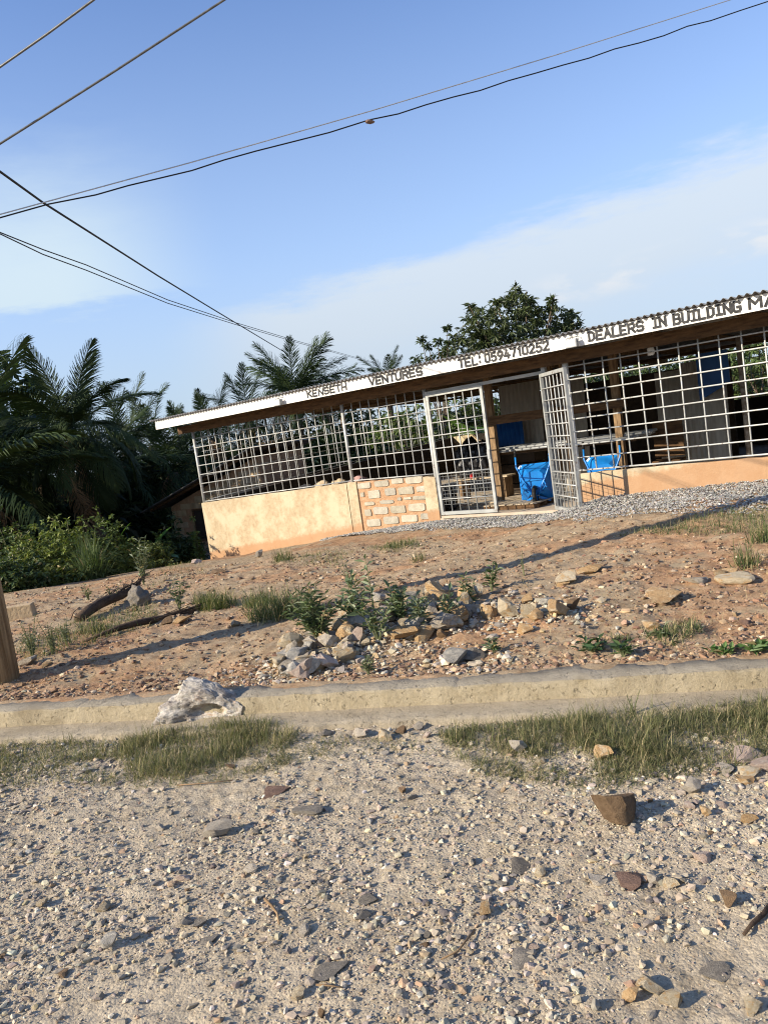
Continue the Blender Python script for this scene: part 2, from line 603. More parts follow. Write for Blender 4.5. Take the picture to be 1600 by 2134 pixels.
MAT = dict(
    road=mat_road(), ground=mat_ground(), plaster=mat_plaster(), quartz=mat_quartz(),
    kerb_top=mat_concrete('kerb concrete', (.37, .32, .24), (.49, .43, .33), (.21, .18, .135)),
    kerb_face=mat_concrete('kerb face', (.41, .335, .215), (.57, .485, .335), (.20, .16, .105)),
    gutter=mat_concrete('gutter concrete', (.44, .365, .255), (.57, .485, .35), (.28, .23, .16)),
    pebble=M_attr('gravel stones', .9, .4, 150, .25),
    steel=mat_steel('painted steel', (.34, .35, .34), (.50, .51, .50)),
    steel_dark=M('grey steel frame', (.26, .27, .27), (.36, .37, .37), 10, .5, .1, 60, .3),
    gate=mat_steel('galvanised gate steel', (.27, .28, .27), (.40, .41, .395)),
    rusty=M('rusty pipe', (.16, .12, .09), (.36, .34, .31), 14, .7, .3, 40),
    fascia=mat_fascia(),
    letter=M('black sign paint', (.012, .012, .014), (.075, .073, .07), 14, .6, .1, 60, lo=.45, hi=.8),
    zinc=M('corrugated zinc', (.16, .16, .16), (.32, .32, .31), 5, .55, .15, 40, .45),
    zinc_new=M('white roofing sheet', (.36, .33, .28), (.48, .45, .39), 3, .5, .1, 20, stretch=(6, 6, .6)),
    timber=M('rough timber', (.06, .032, .015), (.15, .085, .04), 5, .85, .5, 30, stretch=(1, 6, 6)),
    timber_v=M('upright timber', (.12, .075, .04), (.30, .20, .11), 5, .85, .5, 30, stretch=(7, 7, 1)),
    board=M('weathered board', (.36, .29, .20), (.52, .43, .31), 6, .9, .4, 30, stretch=(1, 8, 8)),
    floor=M('dusty floor', (.40, .33, .25), (.52, .44, .34), 4, .9, .3, 40),
    block=M('sandcrete block', (.33, .30, .235), (.45, .41, .325), 9, .95, .8, 60, rnd=.35, dist=.012),
    mortar=M('orange mortar', (.36, .21, .115), (.48, .30, .175), 11, .95, .9, 45, dist=.02),
    hut=M('weathered hut render', (.36, .26, .15), (.56, .43, .27), 4, .95, .7, 30, dist=.02, rnd=.15),
    inside=M('dark inner render', (.032, .024, .018), (.055, .042, .032), 5, .95, .4, 30),  # near black: the shade inside the shop is put into the colour
    blue=M('blue barrow paint', (.006, .15, .50), (.012, .22, .62), 5, .35, .1, 20, spec=.5),
    blue_sheet=M('blue roofing sheet', (.008, .06, .21), (.014, .09, .29), 3, .45, .1, 20),
    rubber=M('black rubber', (.010, .010, .010), (.022, .022, .022), 20, .7, .2, 60),
    bag=M('black plastic bag', (.010, .010, .011), (.020, .020, .022), 8, .28, .5, 14, dist=.03, spec=.6),
    red=M('red cloth', (.35, .012, .016), (.45, .02, .02), 12, .8, .3, 60),
    cloth_tan=M('tan cloth', (.42, .32, .20), (.58, .46, .31), 9, .9, .5, 30),
    cloth_pink=M('faded pink cloth', (.36, .22, .20), (.50, .33, .30), 9, .9, .5, 30),
    cloth_dark=M('charcoal cloth', (.03, .03, .034), (.07, .07, .075), 9, .9, .5, 30),
    white=M('white plastic', (.70, .70, .68), (.78, .78, .76), 9, .6, .1, 40),
    glass=M('lamp glass', (.55, .56, .56), (.66, .67, .66), 12, .15, .0, 40, spec=.6),
    pole=M('creosoted pole wood', (.15, .105, .06), (.38, .30, .19), 3, .85, .8, 14, stretch=(9, 9, .5), dist=.02),
    wire_b=M('black cable', (.010, .010, .010), (.020, .020, .020), 20, .6, 0),
    wire_d=M('aged wire', (.10, .10, .10), (.17, .17, .165), 20, .45, 0, metallic=.3),
    wire_g=M('bare wire', (.42, .43, .44), (.55, .56, .57), 20, .35, 0, metallic=.5),
    coco=M_leaf('coconut frond', (.015, .028, .010), (.042, .062, .020), .6, .08, spec=.15),
    oil=M_leaf('oil palm frond', (.017, .032, .013), (.048, .074, .027), .6, .08, spec=.15),
    dry=M('dry frond', (.16, .10, .05), (.30, .20, .11), 8, .9, .3, 30),
    bark=M('bark', (.07, .05, .035), (.17, .13, .09), 8, .95, .9, 25, dist=.03, stretch=(1, 1, 3)),
    leaf=M_attr('leaves', .5, 0, 60, .2, .24, spec=.4),
    leaf_dry=M_attr('grass blades', .7, 0, 60, .2, .28),
    banana=M_leaf('banana leaf', (.07, .16, .03), (.14, .27, .05), .4, .38),
    stem=M('green stem', (.10, .12, .05), (.18, .18, .09), 10, .8, .1, 30),
    log=M('dark dead stalk', (.035, .022, .014), (.10, .065, .04), 7, .9, .8, 25, dist=.02),
    cream=mat_rock('cream stone', (.44, .35, .22), (.62, .53, .38), (.52, .33, .15)),
    orange=mat_rock('orange stone', (.44, .26, .12), (.60, .42, .22), (.62, .50, .33)),
    grey=mat_rock('blue grey stone', (.27, .255, .225), (.50, .465, .40), (.62, .56, .46)),
    slate=mat_rock('slate', (.17, .15, .125), (.34, .30, .245)),
    brown=mat_rock('brown stone', (.19, .12, .065), (.30, .20, .115)),
    pale=mat_rock('pale stone', (.42, .36, .28), (.58, .51, .41), (.33, .28, .22)),
    maroon=mat_rock('maroon stone', (.16, .10, .075), (.28, .18, .135)),
    pink=mat_rock('pinkish stone', (.46, .34, .27), (.62, .49, .40), (.66, .57, .47)),
)

# ------------------------------------------------------------------ terrain
KA, KB = np.array([0.9675, -0.253]), np.array([0.253, 0.9675])
K0 = np.array([-0.15, 4.30])
KW = 0.21                                          # kerb width
TH = R(40)
U, N = np.array([math.cos(TH), -math.sin(TH)]), np.array([math.sin(TH), math.cos(TH)])
O2 = np.array([0.0, 13.85])
ZF_S = [-30, -12, -8, -5.25, -0.57, 1.3, 3.44, 4.2, 6.4, 12, 40]
ZF_Z = [-1.6, -1.3, -1.1, -0.72, -0.22, -0.06, -0.03, 0.16, 0.26, 0.33, 0.3]
MOUNDS = [(-0.35, 5.55, .45, .05), (0.45, 6.35, .7, .07), (1.75, 6.3, .5, .05), (3.1, 7.6, 1.0, .04)]


def ab(x, y):
    dx, dy = x - K0[0], y - K0[1]
    return dx * KA[0] + dy * KA[1], dx * KB[0] + dy * KB[1]


def so(x, y):
    dx, dy = x - O2[0], y - O2[1]
    return dx * U[0] + dy * U[1], dx * N[0] + dy * N[1]


def fxy(s, o):
    return O2[0] + s * U[0] + o * N[0], O2[1] + s * U[1] + o * N[1]


def yard(x, y, fine=True):
    x, y = np.asarray(x, float), np.asarray(y, float)
    a, b = ab(x, y)
    s, o = so(x, y)
    zf = np.interp(s, ZF_S, ZF_Z)
    bb = np.maximum(b - KW, 0)
    df = np.maximum(-o, 0)
    t = bb / np.maximum(bb + df, 1e-6)
    z = 0.095 + (zf - 0.095) * t ** 1.5
    near = np.clip((b - KW) / .35, 0, 1)
    for mx, my, r, h in MOUNDS:
        z = z + h * np.exp(-((x - mx) ** 2 + (y - my) ** 2) / (2 * r * r)) * near
    n = .05 * fbm(x, y, 3, .8)
    if fine:
        n = n + .034 * fbm(x, y, 4, 7.0) + .012 * fbm(x + 5, y, 2, 30.0)
    z = z + n * near * np.clip((df - .03) / .3, .15, 1)
    z = np.where(b < KW + .02, np.maximum(.0, .1035 + .014 * fbm(x, y, 4, 5.0) + .008 * fbm(x, y, 2, 24.0) + .16 * (b - KW)), z)
    inside = (o > .10) & (o < 10.6) & (s > -5.2) & (s < 10.4)
    return np.where(inside, np.minimum(z, -.16), z)


def road(x, y):
    x, y = np.asarray(x, float), np.asarray(y, float)
    a, b = ab(x, y)
    return -.02 + .022 * fbm(x, y, 3, 1.2) + .010 * fbm(x, y, 4, 9.0) + .009 * fbm(x + 3, y, 2, 34.0)


def terrain(x, y):
    a, b = ab(np.asarray(x, float), np.asarray(y, float))
    return np.where(b > KW, yard(x, y), np.where(b > 0, .10, np.where(b > -.26, .005, road(x, y))))


def ray(x, y):
    d = fwd * FPX + crt * (x - CX) - cup * (y - CY)
    return d / np.linalg.norm(d)


def spot(x, y):
    """Where the sight line through this photo position meets the terrain."""
    d = ray(x, y)
    z = 0.0
    for _ in range(40):
        t = (z - CAMH) / d[2]
        z += .5 * (float(terrain(t * d[0], t * d[1])) - z)
    t = (z - CAMH) / d[2]
    return Vector((t * d[0], t * d[1], z))


def at(x, y, Y):
    d = ray(x, y)
    t = Y / d[1]
    return Vector((t * d[0], Y, CAMH + t * d[2]))


def fz(x, y, off=0.0):
    """Facade coordinates (along, up) of a photo position on the plane 'off' metres behind the front."""
    d = ray(x, y)
    P0 = np.array([*(O2 + N * off), 0.0])
    n3 = np.array([*N, 0.0])
    c = np.array([0, 0, CAMH])
    t = ((P0 - c) @ n3) / (d @ n3)
    P = c + t * d
    return (P[:2] - P0[:2]) @ U, P[2]


def axis(fine_lo, fine_hi, step, lo, hi, grow=1.18):
    mid = list(np.arange(fine_lo, fine_hi + step * .5, step))
    out, st, x = [], step, fine_lo
    while x > lo:
        st *= grow
        x -= st
        out.append(max(x, lo))
    r_, st, x = [], step, fine_hi
    while x < hi:
        st *= grow
        x += st
        r_.append(min(x, hi))
    return np.array(out[::-1] + mid + r_)


def sheet(name, A, B, zfun, material):
    a, b = np.meshgrid(A, B)
    x = K0[0] + a * KA[0] + b * KB[0]
    y = K0[1] + a * KA[1] + b * KB[1]
    z = zfun(x, y)
    V = np.stack([x.ravel(), y.ravel(), z.ravel()], 1)
    na, nb = len(A), len(B)
    i = (np.arange(nb - 1)[:, None] * na + np.arange(na - 1)[None, :]).ravel()
    F = np.stack([i, i + 1, i + 1 + na, i + na], 1)
    o = link(name, mesh_np(name, V, [F], flat=False), material)
    o['kind'] = 'structure'
    return o


sheet('ground', axis(-6.5, 7.5, .035, -500, 500), axis(KW - .10, 6.2, .033, KW - .10, 600), yard, MAT['ground'])
sheet('road', axis(-3.2, 3.0, .012, -400, 400), axis(-2.9, -.20, .012, -60, -.20), road, MAT['road'])


def kerb_mesh():
    """Cast concrete kerb and gutter slab, chipped edges; runs along the road."""
    A = axis(-4, 4, .012, -60, 60, 1.25)
    n = len(A)
    j = lambda k, s: 1.0 * s * fbm(A * 9 + k * 31, A * 0 + k, 6, 1.0)
    big = lambda k, s: .35 * s * fbm(A * .9 + k * 13, A * 0 + k, 2, 1.0)
    kx = lambda b, z: np.stack([K0[0] + A * KA[0] + b * KB[0], K0[1] + A * KA[1] + b * KB[1], z], 1)
    zt = .10 + j(1, .004)
    for ja in (-2.05, -.98, .42, 1.55, 2.7):
        zt = zt - .007 * np.exp(-((A - ja + .02 * vnoise(A * 3, A * 0)) / .010) ** 2)
    curve = big(9, .05)
    prof_k = [(KW + .05 + curve, zt * 0 - .06), (KW + j(2, .04) + curve, zt - .004 + j(3, .012)), (.10 + curve, zt + .001 + j(21, .004)), (.010 + j(4, .014) + curve, zt - .001 + j(5, .007)), (.001 + j(6, .016) + curve, zt - .012 + j(12, .006)),
              (-.004 + j(7, .012) + curve, .05 + 0 * zt), (-.012 + j(8, .010) + curve, .006 + j(10, .006)), (-.02 + curve, zt * 0 - .06)]
    prof_g = [(-.010 + curve, zt * 0 + .001), (-.10 + curve, .004 + j(14, .006)), (-.20 + curve, .010 + j(15, .008)), (-.262 + j(16, .035) + curve, .006 + j(17, .010)), (-.275 + j(16, .035) + curve, zt * 0 - .07)]

    def strip(prof):
        V = np.concatenate([kx(b, z) for b, z in prof])
        F = []
        for r_ in range(len(prof) - 1):
            i = np.arange(n - 1) + r_ * n
            F.append(np.stack([i, i + 1, i + 1 + n, i + n], 1))
        return V, F
    V, F = strip(prof_k)
    me = mesh_np('kerb', V, F, flat=False)
    me.materials.append(MAT['kerb_top'])
    me.materials.append(MAT['kerb_face'])
    idx = np.zeros(len(me.polygons), np.int32)
    idx[3 * (n - 1):] = 1
    me.polygons.foreach_set('material_index', idx)
    o = link('kerb', me)
    o['kind'] = 'structure'
    V, F = strip(prof_g)
    o = link('gutter', mesh_np('gutter', V, F, flat=False), MAT['gutter'])
    o['kind'] = 'structure'


kerb_mesh()

# ------------------------------------------------------------------ the shop
shop = empty('shop', (O2[0], O2[1], 0), -TH, 'long open shop of barred grilles over low peach walls under a lettered white fascia', 'shop')
RX = 10.5                                           # right end of the shop
BK = 10.2                                           # depth of the shop


def wall_prism(name, s0, s1, o0, o1, top0, top1, base0, base1, material, nseg=24, rough=.006, parent=shop):
    """A low rendered wall with slightly uneven faces and a crumbly top edge."""
    S = np.linspace(s0, s1, nseg + 1)
    m_ = MB()
    rows = []
    for k, s in enumerate(S):
        f = (s - s0) / (s1 - s0)
        tz = top0 + (top1 - top0) * f + random.uniform(-rough, rough)
        bz = base0 + (base1 - base0) * f - .35
        e = lambda: random.uniform(-rough, rough)
        rows.append([(s, o0 + e() * .6, bz), (s, o0 + e() * .6, (bz + tz) / 2), (s, o0 + e() * .5, tz - .012), (s, o0 + .014, tz), (s, o1 - .014, tz + e()), (s, o1, tz - .012), (s, o1, bz)])
    w = len(rows[0])
    for r_ in rows:
        m_.v += r_
    for k in range(nseg):
        for q in range(w - 1):
            m_.f.append((k * w + q, (k + 1) * w + q, (k + 1) * w + q + 1, k * w + q + 1))
    m_.f.append(tuple(range(w)))
    m_.f.append(tuple(nseg * w + q for q in range(w - 1, -1, -1)))
    return m_.build(name, material, parent)


lw = wall_prism('wall', -5.25, -0.82, 0, .15, .62, .755, -.72, -.24, MAT['plaster'])
wall_prism('wall', 3.86, RX, 0, .15, .57, .59, .10, .33, MAT['plaster'], 40)
wall_prism('pillar', -0.795, -0.565, -.006, .16, .765, .765, -.24, -.22, MAT['plaster'], 3)
wall_prism('pillar', 0.98, 1.235, -.012, .16, .73, .72, -.1, -.06, MAT['plaster'], 3, .012)
mw = wall_prism('block_panel', -0.545, 0.975, .014, .15, .755, .735, -.22, -.1, MAT['mortar'], 20, .008)
# sandcrete blocks showing through the mortar of the unplastered panel
BL = [(255, 215, 200, 85, -3), (495, 185, 210, 85, -3), (715, 150, 170, 78, 2), (945, 135, 235, 92, -3),
      (395, 335, 180, 118, 0), (620, 300, 160, 108, 0), (835, 285, 215, 108, 0), (1045, 260, 130, 78, 0), (232, 340, 60, 70, 0),
      (330, 465, 150, 48, 0), (570, 440, 200, 48, 0), (745, 400, 56, 40, 0), (860, 390, 100, 40, 0), (1030, 380, 205, 55, 0),
      (310, 590, 100, 100, 0), (485, 560, 220, 108, 0), (725, 545, 215, 108, 0), (985, 515, 235, 108, 0),
      (390, 730, 210, 108, 0), (630, 695, 225, 108, 0), (885, 670, 225, 104, 0), (1105, 640, 130, 80, 0)]
for bx, by, bw, bh, _ in BL:
    s, z = fz(720 + bx / 6.667, 980 + by / 6.667, 0)
    hw, hh = bw / 6.667 / 90 / 2 * 1.0, bh / 6.667 / 113 / 2 * .98
    m_ = MB()
    ring = []
    for k in range(14):
        an = 2 * math.pi * k / 14
        c_, s_ = math.cos(an), math.sin(an)
        pw = .30
        px_ = hw * math.copysign(abs(c_) ** pw, c_) + random.uniform(-.006, .006)
        pz_ = hh * math.copysign(abs(s_) ** pw, s_) + random.uniform(-.006, .006)
        ring.append((s + px_, z + pz_))
    m_.v += [(p, .02, q) for p, q in ring] + [(s + (p - s) * .94, -.004 + random.uniform(-.003, .003), z + (q - z) * .92) for p, q in ring]
    m_.f += [(k, (k + 1) % 14, 14 + (k + 1) % 14, 14 + k) for k in range(14)] + [tuple(range(14, 28))]
    m_.build('block', MAT['block'], shop)
# end wall (left) and rear wall, seen from inside
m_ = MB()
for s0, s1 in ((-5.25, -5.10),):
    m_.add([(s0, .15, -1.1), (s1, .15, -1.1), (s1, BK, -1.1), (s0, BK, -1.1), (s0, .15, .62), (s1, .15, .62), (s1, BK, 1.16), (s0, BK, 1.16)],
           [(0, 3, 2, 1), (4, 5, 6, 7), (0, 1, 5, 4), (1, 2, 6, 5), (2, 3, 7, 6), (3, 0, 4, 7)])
m_.build('end_wall', MAT['inside'], shop)  # shade of the inner face is in the wall colour
MB().box((-5.10, BK - .15, -1.1), (1.0, BK, 1.16)).build('rear_wall', MAT['plaster'], shop)
MB().box((1.0, BK - .15, -1.1), (RX, BK, 1.16)).build('rear_wall', MAT['inside'], shop)  # shaded copy of the rear wall, its shade held in the colour
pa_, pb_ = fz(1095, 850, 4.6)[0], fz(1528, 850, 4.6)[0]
MB().box((pa_, 4.6, .002), (pb_, 4.68, 2.0)).build('partition', MAT['inside'], shop)  # wall added to darken the interior, shade put into its colour
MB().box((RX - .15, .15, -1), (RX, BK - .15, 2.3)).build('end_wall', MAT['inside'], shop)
MB().box((-5.10, .15, -1), (1.24, BK - .15, .0)).box((1.24, -.02, -.6), (3.80, BK - .15, .0)).box((3.80, .15, -.6), (RX - .15, BK - .15, .0)).build('floor', MAT['floor'], shop)
# threshold strip of the gateway
MB().box((1.29, -.05, 0.002), (3.46, .06, .045)).build('threshold', MAT['floor'], shop)

# posts
for s, z0 in ((-5.20, .58), (-0.69, .74)):
    MB().tube([(s, .05, z0 - .2), (s, .05, 2.36)], .034, 10).build('post', MAT['steel'], shop, True)
MB().tube([(1.235, .03, -.05), (1.225, .03, 2.36)], .034, 10).build('post', MAT['steel'], shop, True)
MB().box((3.44, -.02, 0), (3.505, .05, 2.34)).build('post', MAT['steel_dark'], shop)
MB().tube([(3.80, .06, -.1), (3.80, .06, 2.36)], .045, 12).build('post', MAT['white'], shop, True)
for s in (5.4, 7.2, 9.0):
    MB().tube([(s, 3.2, 0), (s, 3.2, 2.35)], .04, 10).build('post', MAT['rusty'], shop, True)


def bar_mesh(name, length, r, axis_='z', n=6):
    a, b = (0, 0, 0), ((0, 0, length) if axis_ == 'z' else (length, 0, 0))
    return MB().tube([a, b], r, n).mesh(name, True)


def grille(s0, s1, o, z0, z1, nv, nh, r, ztop, material, along_end=False, label=None, wob=.004):
    """Welded grille: a bottom rail as the part, every bar a sub-part."""
    g = MB().tube([(0, 0, 0), (s1 - s0, 0, z1 - z0)], r * 1.15, 6).build('grille', material, shop, True)
    g.location = (s0, o, z0)
    if along_end:
        g.location = (o, s0, z0)
        g.rotation_euler = (0, 0, math.pi / 2)
    if label:
        g['label'] = label
    L = s1 - s0
    hv = ztop - z0
    vm = bar_mesh('bar', 1.0, r)
    vm.materials.append(material)
    hm = bar_mesh('bar', L, r * .95, 'x')
    hm.materials.append(material)
    for k in range(1, nv):
        x = L * k / nv + random.uniform(-wob, wob)
        o_ = link('bar', vm, None, g)
        zb = (z1 - z0) * x / L
        o_.location = (x, r * .9, zb)
        o_.scale = (1, 1, hv - zb)
        o_.rotation_euler = (random.uniform(-.003, .003), random.uniform(-.005, .005), 0)
    for k in range(1, nh):
        f = k / nh
        o_ = link('bar', hm, None, g)
        o_.location = (0, -r * .9, hv * f)
        o_.rotation_euler = (0, -math.atan2((z1 - z0) * (1 - f), L) + random.uniform(-.0015, .0015), 0)
    return g


grille(-5.17, -0.72, .05, .645, .785, 19, 8, .0105, 2.26, MAT['steel'])
grille(-0.66, 1.20, .05, .785, .765, 9, 7, .0105, 2.26, MAT['steel'])
grille(3.84, RX, .05, .61, .61, 25, 9, .0115, 2.34, MAT['steel'])
grille(.20, BK - .2, -5.18, .67, 1.2, 34, 3, .0095, 2.30, MAT['steel'], True)
grille(-5.0, 5.0, BK - .07, 1.2, 1.2, 44, 6, .009, 2.30, MAT['steel'])
grille(5.05, RX - .2, BK - .07, 1.2, 1.2, 26, 7, .009, 2.30, MAT['steel_dark'])

# gate header rails
MB().beam((1.25, .02, 2.13), (3.45, .02, 2.13), .05, .05).build('header_rail', MAT['gate'], shop)
MB().beam((1.25, .03, 2.245), (3.45, .03, 2.245), .03, .03).build('header_rail', MAT['gate'], shop)


def gate_leaf(W, H, nb, nr, label):
    fr = MB()
    fr.box((0, -.022, .03), (.05, .022, H)).box((W - .05, -.022, .03), (W, .022, H))
    fr.box((.05, -.022, .03), (W - .05, .022, .085)).box((.05, -.022, H - .05), (W - .05, .022, H))
    g = fr.build('gate_leaf', MAT['gate'], shop)
    g['label'] = label
    vm = bar_mesh('bar', H - .13, .0095)
    vm.materials.append(MAT['steel'])
    hm = bar_mesh('bar', W - .1, .0095, 'x')
    hm.materials.append(MAT['steel'])
    for k in range(1, nb + 1):
        o_ = link('bar', vm, None, g)
        o_.location = (.05 + (W - .1) * k / (nb + 1), .009, .08)
    for k in range(1, nr + 1):
        o_ = link('bar', hm, None, g)
        o_.location = (.05, -.010, .08 + (H - .13) * k / (nr + 1))
    me = MB()
    zt = .08 + (H - .13) * 3.1 / (nr + 1)
    x = .05
    while x < W - .05:
        me.tube([(x, .012, .2), (x, .012, zt)], .0022, 4, False)
        x += .06
    z = .2
    while z < zt:
        me.tube([(.05, .014, z), (W - .05, .014, z)], .0022, 4, False)
        z += .06
    me.build('wire_mesh', MAT['gate'], g)
    return g


g1 = gate_leaf(1.11, 2.08, 5, 8, 'closed left leaf of the barred gate')
g1.location = (1.285, -.015, .03)
MB().box((1.06, -.035, .9), (1.11, -.022, 1.05)).build('latch', MAT['steel_dark'], g1)
g2 = gate_leaf(.99, 2.08, 5, 10, 'open right leaf of the barred gate swung outwards')
g2.location = (3.44, -.05, .03)
g2.rotation_euler = (0, 0, -math.atan2(.67, .72))

# timber under the eaves
MB().beam((-5.55, -.06, 2.285), (RX, -.06, 2.285), .05, .165).build('eaves_beam', MAT['timber'], shop)
rm = MB().beam((0, -.52, 2.47), (0, BK + .1, 2.40), .045, .10).mesh('rafter')
rm.materials.append(MAT['timber_v'])
s = -5.45
while s < RX:
    o_ = link('rafter', rm, None, shop)
    o_.location = (s, 0, 0)
    s += 1.45
for o_ in (1.6, 4.2, 7.0, BK - .07):
    MB().beam((-5.5, o_, 2.36), (RX, o_, 2.36), .05, .06).build('purlin', MAT['timber'], shop)

# fascia boards (butted lengths) and lettering
FO = -.56
edges = [-5.66, -3.85, -1.95, .1, 2.10, 4.95, 6.85, 8.7, RX + .1]
for a_, b_ in zip(edges[:-1], edges[1:]):
    MB().box((a_ + .002, FO, 2.365), (b_ - .002, FO + .022, 2.545), .0025).build('fascia_board', MAT['fascia'], shop)

GL = {
    'K': [[(0, 0), (0, 1)], [(.55, 1), (.04, .48)], [(.16, .56), (.58, 0)]],
    'E': [[(.55, 0), (0, 0), (0, 1), (.55, 1)], [(0, .5), (.45, .5)]],
    'N': [[(0, 0), (0, 1), (.58, 0), (.58, 1)]],
    'S': [[(0, .12), (.1, 0), (.46, 0), (.56, .14), (.56, .38), (.46, .5), (.1, .52), (0, .64), (0, .86), (.1, 1), (.46, 1), (.56, .88)]],
    'T': [[(0, 1), (.62, 1)], [(.31, 1), (.31, 0)]],
    'H': [[(0, 0), (0, 1)], [(.56, 0), (.56, 1)], [(0, .5), (.56, .5)]],
    'V': [[(0, 1), (.3, 0), (.6, 1)]],
    'U': [[(0, 1), (0, .16), (.12, 0), (.44, 0), (.56, .16), (.56, 1)]],
    'R': [[(0, 0), (0, 1), (.44, 1), (.55, .88), (.55, .62), (.44, .5), (0, .5)], [(.26, .5), (.58, 0)]],
    'L': [[(0, 1), (0, 0), (.5, 0)]],
    ':': [[(.1, .12), (.1, .26)], [(.1, .74), (.1, .88)]],
    '0': [[(0, .16), (0, .84), (.12, 1), (.40, 1), (.52, .84), (.52, .16), (.40, 0), (.12, 0), (0, .16)]],
    '5': [[(.52, 1), (.05, 1), (.03, .55), (.36, .6), (.52, .44), (.52, .16), (.38, 0), (.12, 0), (0, .12)]],
    '9': [[(.52, .6), (.40, .46), (.12, .46), (0, .6), (0, .86), (.12, 1), (.40, 1), (.52, .86), (.52, .5), (.16, 0)]],
    '4': [[(.30, 1), (0, .30), (.58, .30)], [(.42, .58), (.42, 0)]],
    '7': [[(-.02, .98), (.54, 1), (.22, 0)]],
    '1': [[(.06, .82), (.24, 1), (.24, 0)]],
    '2': [[(0, .84), (.12, 1), (.40, 1), (.52, .86), (.52, .64), (0, 0), (.56, 0)]],
    'D': [[(.06, 0), (.06, 1)], [(0, 1), (.34, 1), (.55, .78), (.55, .22), (.34, 0), (0, 0)]],
    'A': [[(0, 0), (.3, 1), (.6, 0)], [(.11, .36), (.49, .36)]],
    'I': [[(0, 1), (.44, 1)], [(.22, 1), (.22, 0)], [(0, 0), (.44, 0)]],
    'B': [[(0, 0), (0, 1), (.40, 1), (.50, .9), (.50, .62), (.40, .52), (0, .52)], [(.40, .52), (.54, .42), (.54, .1), (.42, 0), (0, 0)]],
    'G': [[(.55, .84), (.44, 1), (.12, 1), (0, .84), (0, .16), (.12, 0), (.44, 0), (.56, .16), (.56, .46), (.32, .46)]],
    'M': [[(0, 0), (0, 1), (.33, .42), (.66, 1), (.66, 0)]],
}
GW = {'I': .44, '1': .34, ':': .2, 'M': .66, 'L': .5}


def paint_word(txt, s0, s1, z0, h, sw, label):
    """Hand-painted capitals, one thin layer of paint on the fascia."""
    wd = [GW.get(c, .57) for c in txt]
    gap = .24
    tot = sum(wd) + gap * (len(txt) - 1)
    kx = (s1 - s0 - sw) / tot
    m_ = MB()
    x = s0 + sw / 2
    lay = 0
    for c, w in zip(txt, wd):
        dz = random.uniform(-.004, .004)
        tl = random.uniform(-.03, .03)
        for st in GL[c]:
            lay += 1
            oo = FO - .0045 - .0004 * (lay % 5)
            P = [Vector((x + (p[0] * kx) + tl * p[1] * h + random.uniform(-.0015, .0015), z0 + dz + sw / 2 + p[1] * (h - sw) + random.uniform(-.0015, .0015))) for p in st]
            for k, (a_, b_) in enumerate(zip(P[:-1], P[1:])):
                d = (b_ - a_).normalized()
                ext = d * sw * .42
                nn = Vector((-d.y, d.x)) * sw * random.uniform(.46, .54)
                a2, b2 = a_ - ext, b_ + ext
                q = [a2 - nn, b2 - nn, b2 + nn, a2 + nn]
                m_.add([(p.x, oo - .0001 * k, p.y) for p in q], [(0, 1, 2, 3)])
        x += (w + gap) * kx
    o_ = m_.build('lettering', MAT['letter'], shop)
    o_['label'] = label
    return o_


paint_word('KENSETH', -.93, .05, 2.387, .134, .031, 'black painted word KENSETH')
paint_word('VENTURES', .55, 1.68, 2.383, .144, .035, 'black painted word VENTURES')
paint_word('TEL:', 2.35, 2.78, 2.377, .148, .033, 'black painted TEL:')
paint_word('0594710252', 2.83, 3.90, 2.383, .145, .031, 'black painted number 0594710252')
paint_word('DEALERS', 4.47, 5.25, 2.387, .142, .031, 'black painted word DEALERS')
paint_word('IN', 5.35, 5.54, 2.39, .145, .031, 'black painted word IN')
paint_word('BUILDING', 5.61, 6.43, 2.387, .145, .031, 'black painted word BUILDING')
paint_word('MA', 6.50, 6.81, 2.387, .142, .031, 'black painted letters MA')

# corrugated roof: lapped sheets, each a part
P_C = .088
sw_ = P_C * 9
def roof_sheet_mesh():
    nseg = 9 * 8
    V, F = [], []
    for t_ in (0, -.004):
        for o_, zo in ((FO - .075, .0), (BK + .3, -.09)):
            for k in range(nseg + 1):
                x = sw_ * k / nseg
                V.append((x, o_, .017 * math.sin(2 * math.pi * x / P_C) + t_ + zo))
    n = nseg + 1
    for k in range(nseg):
        F += [(k, k + 1, n + k + 1, n + k), (2 * n + k, 3 * n + k, 3 * n + k + 1, 2 * n + k + 1), (k, 2 * n + k, 2 * n + k + 1, k + 1)]
    me = bpy.data.meshes.new('roof_sheet')
    me.from_pydata(V, [], F)
    me.shade_smooth()
    me.materials.append(MAT['zinc'])
    return me


rs = roof_sheet_mesh()
s = -5.78
k = 0
while s < RX + .1:
    o_ = link('roof_sheet', rs, None, shop)
    o_.location = (s, random.uniform(-.012, .012), 2.566 + (k % 2) * .002 + random.uniform(0, .003))
    o_.rotation_euler = (random.uniform(-.0006, .0006), 0, 0)
    s += sw_ - .003
    k += 1


# flood lamps hanging on the fascia
def flood_lamp(s, label):
    x, y = fxy(s, FO)
    r_ = empty('flood_lamp', (x, y, 2.44), -TH, label, 'flood lamp')
    MB().box((-.085, -.115, -.085), (.085, -.055, .03)).build('housing', MAT['steel_dark'], r_, bevel=.006)
    MB().box((-.07, -.1185, -.072), (.07, -.1155, .018)).build('lens', MAT['glass'], r_)
    b_ = MB().tube([(-.09, -.08, -.02), (-.09, -.03, .05), (-.05, -.005, .06), (.05, -.005, .06), (.09, -.03, .05), (.09, -.08, -.02)], .006, 6)
    b_.build('bracket', MAT['steel_dark'], r_)
    MB().tube([(0, -.06, .0), (.01, -.05, .06), (.0, -.085, .105), (.03, -.085, .125)], .004, 5).build('cord', MAT['wire_b'], r_)
    return r_


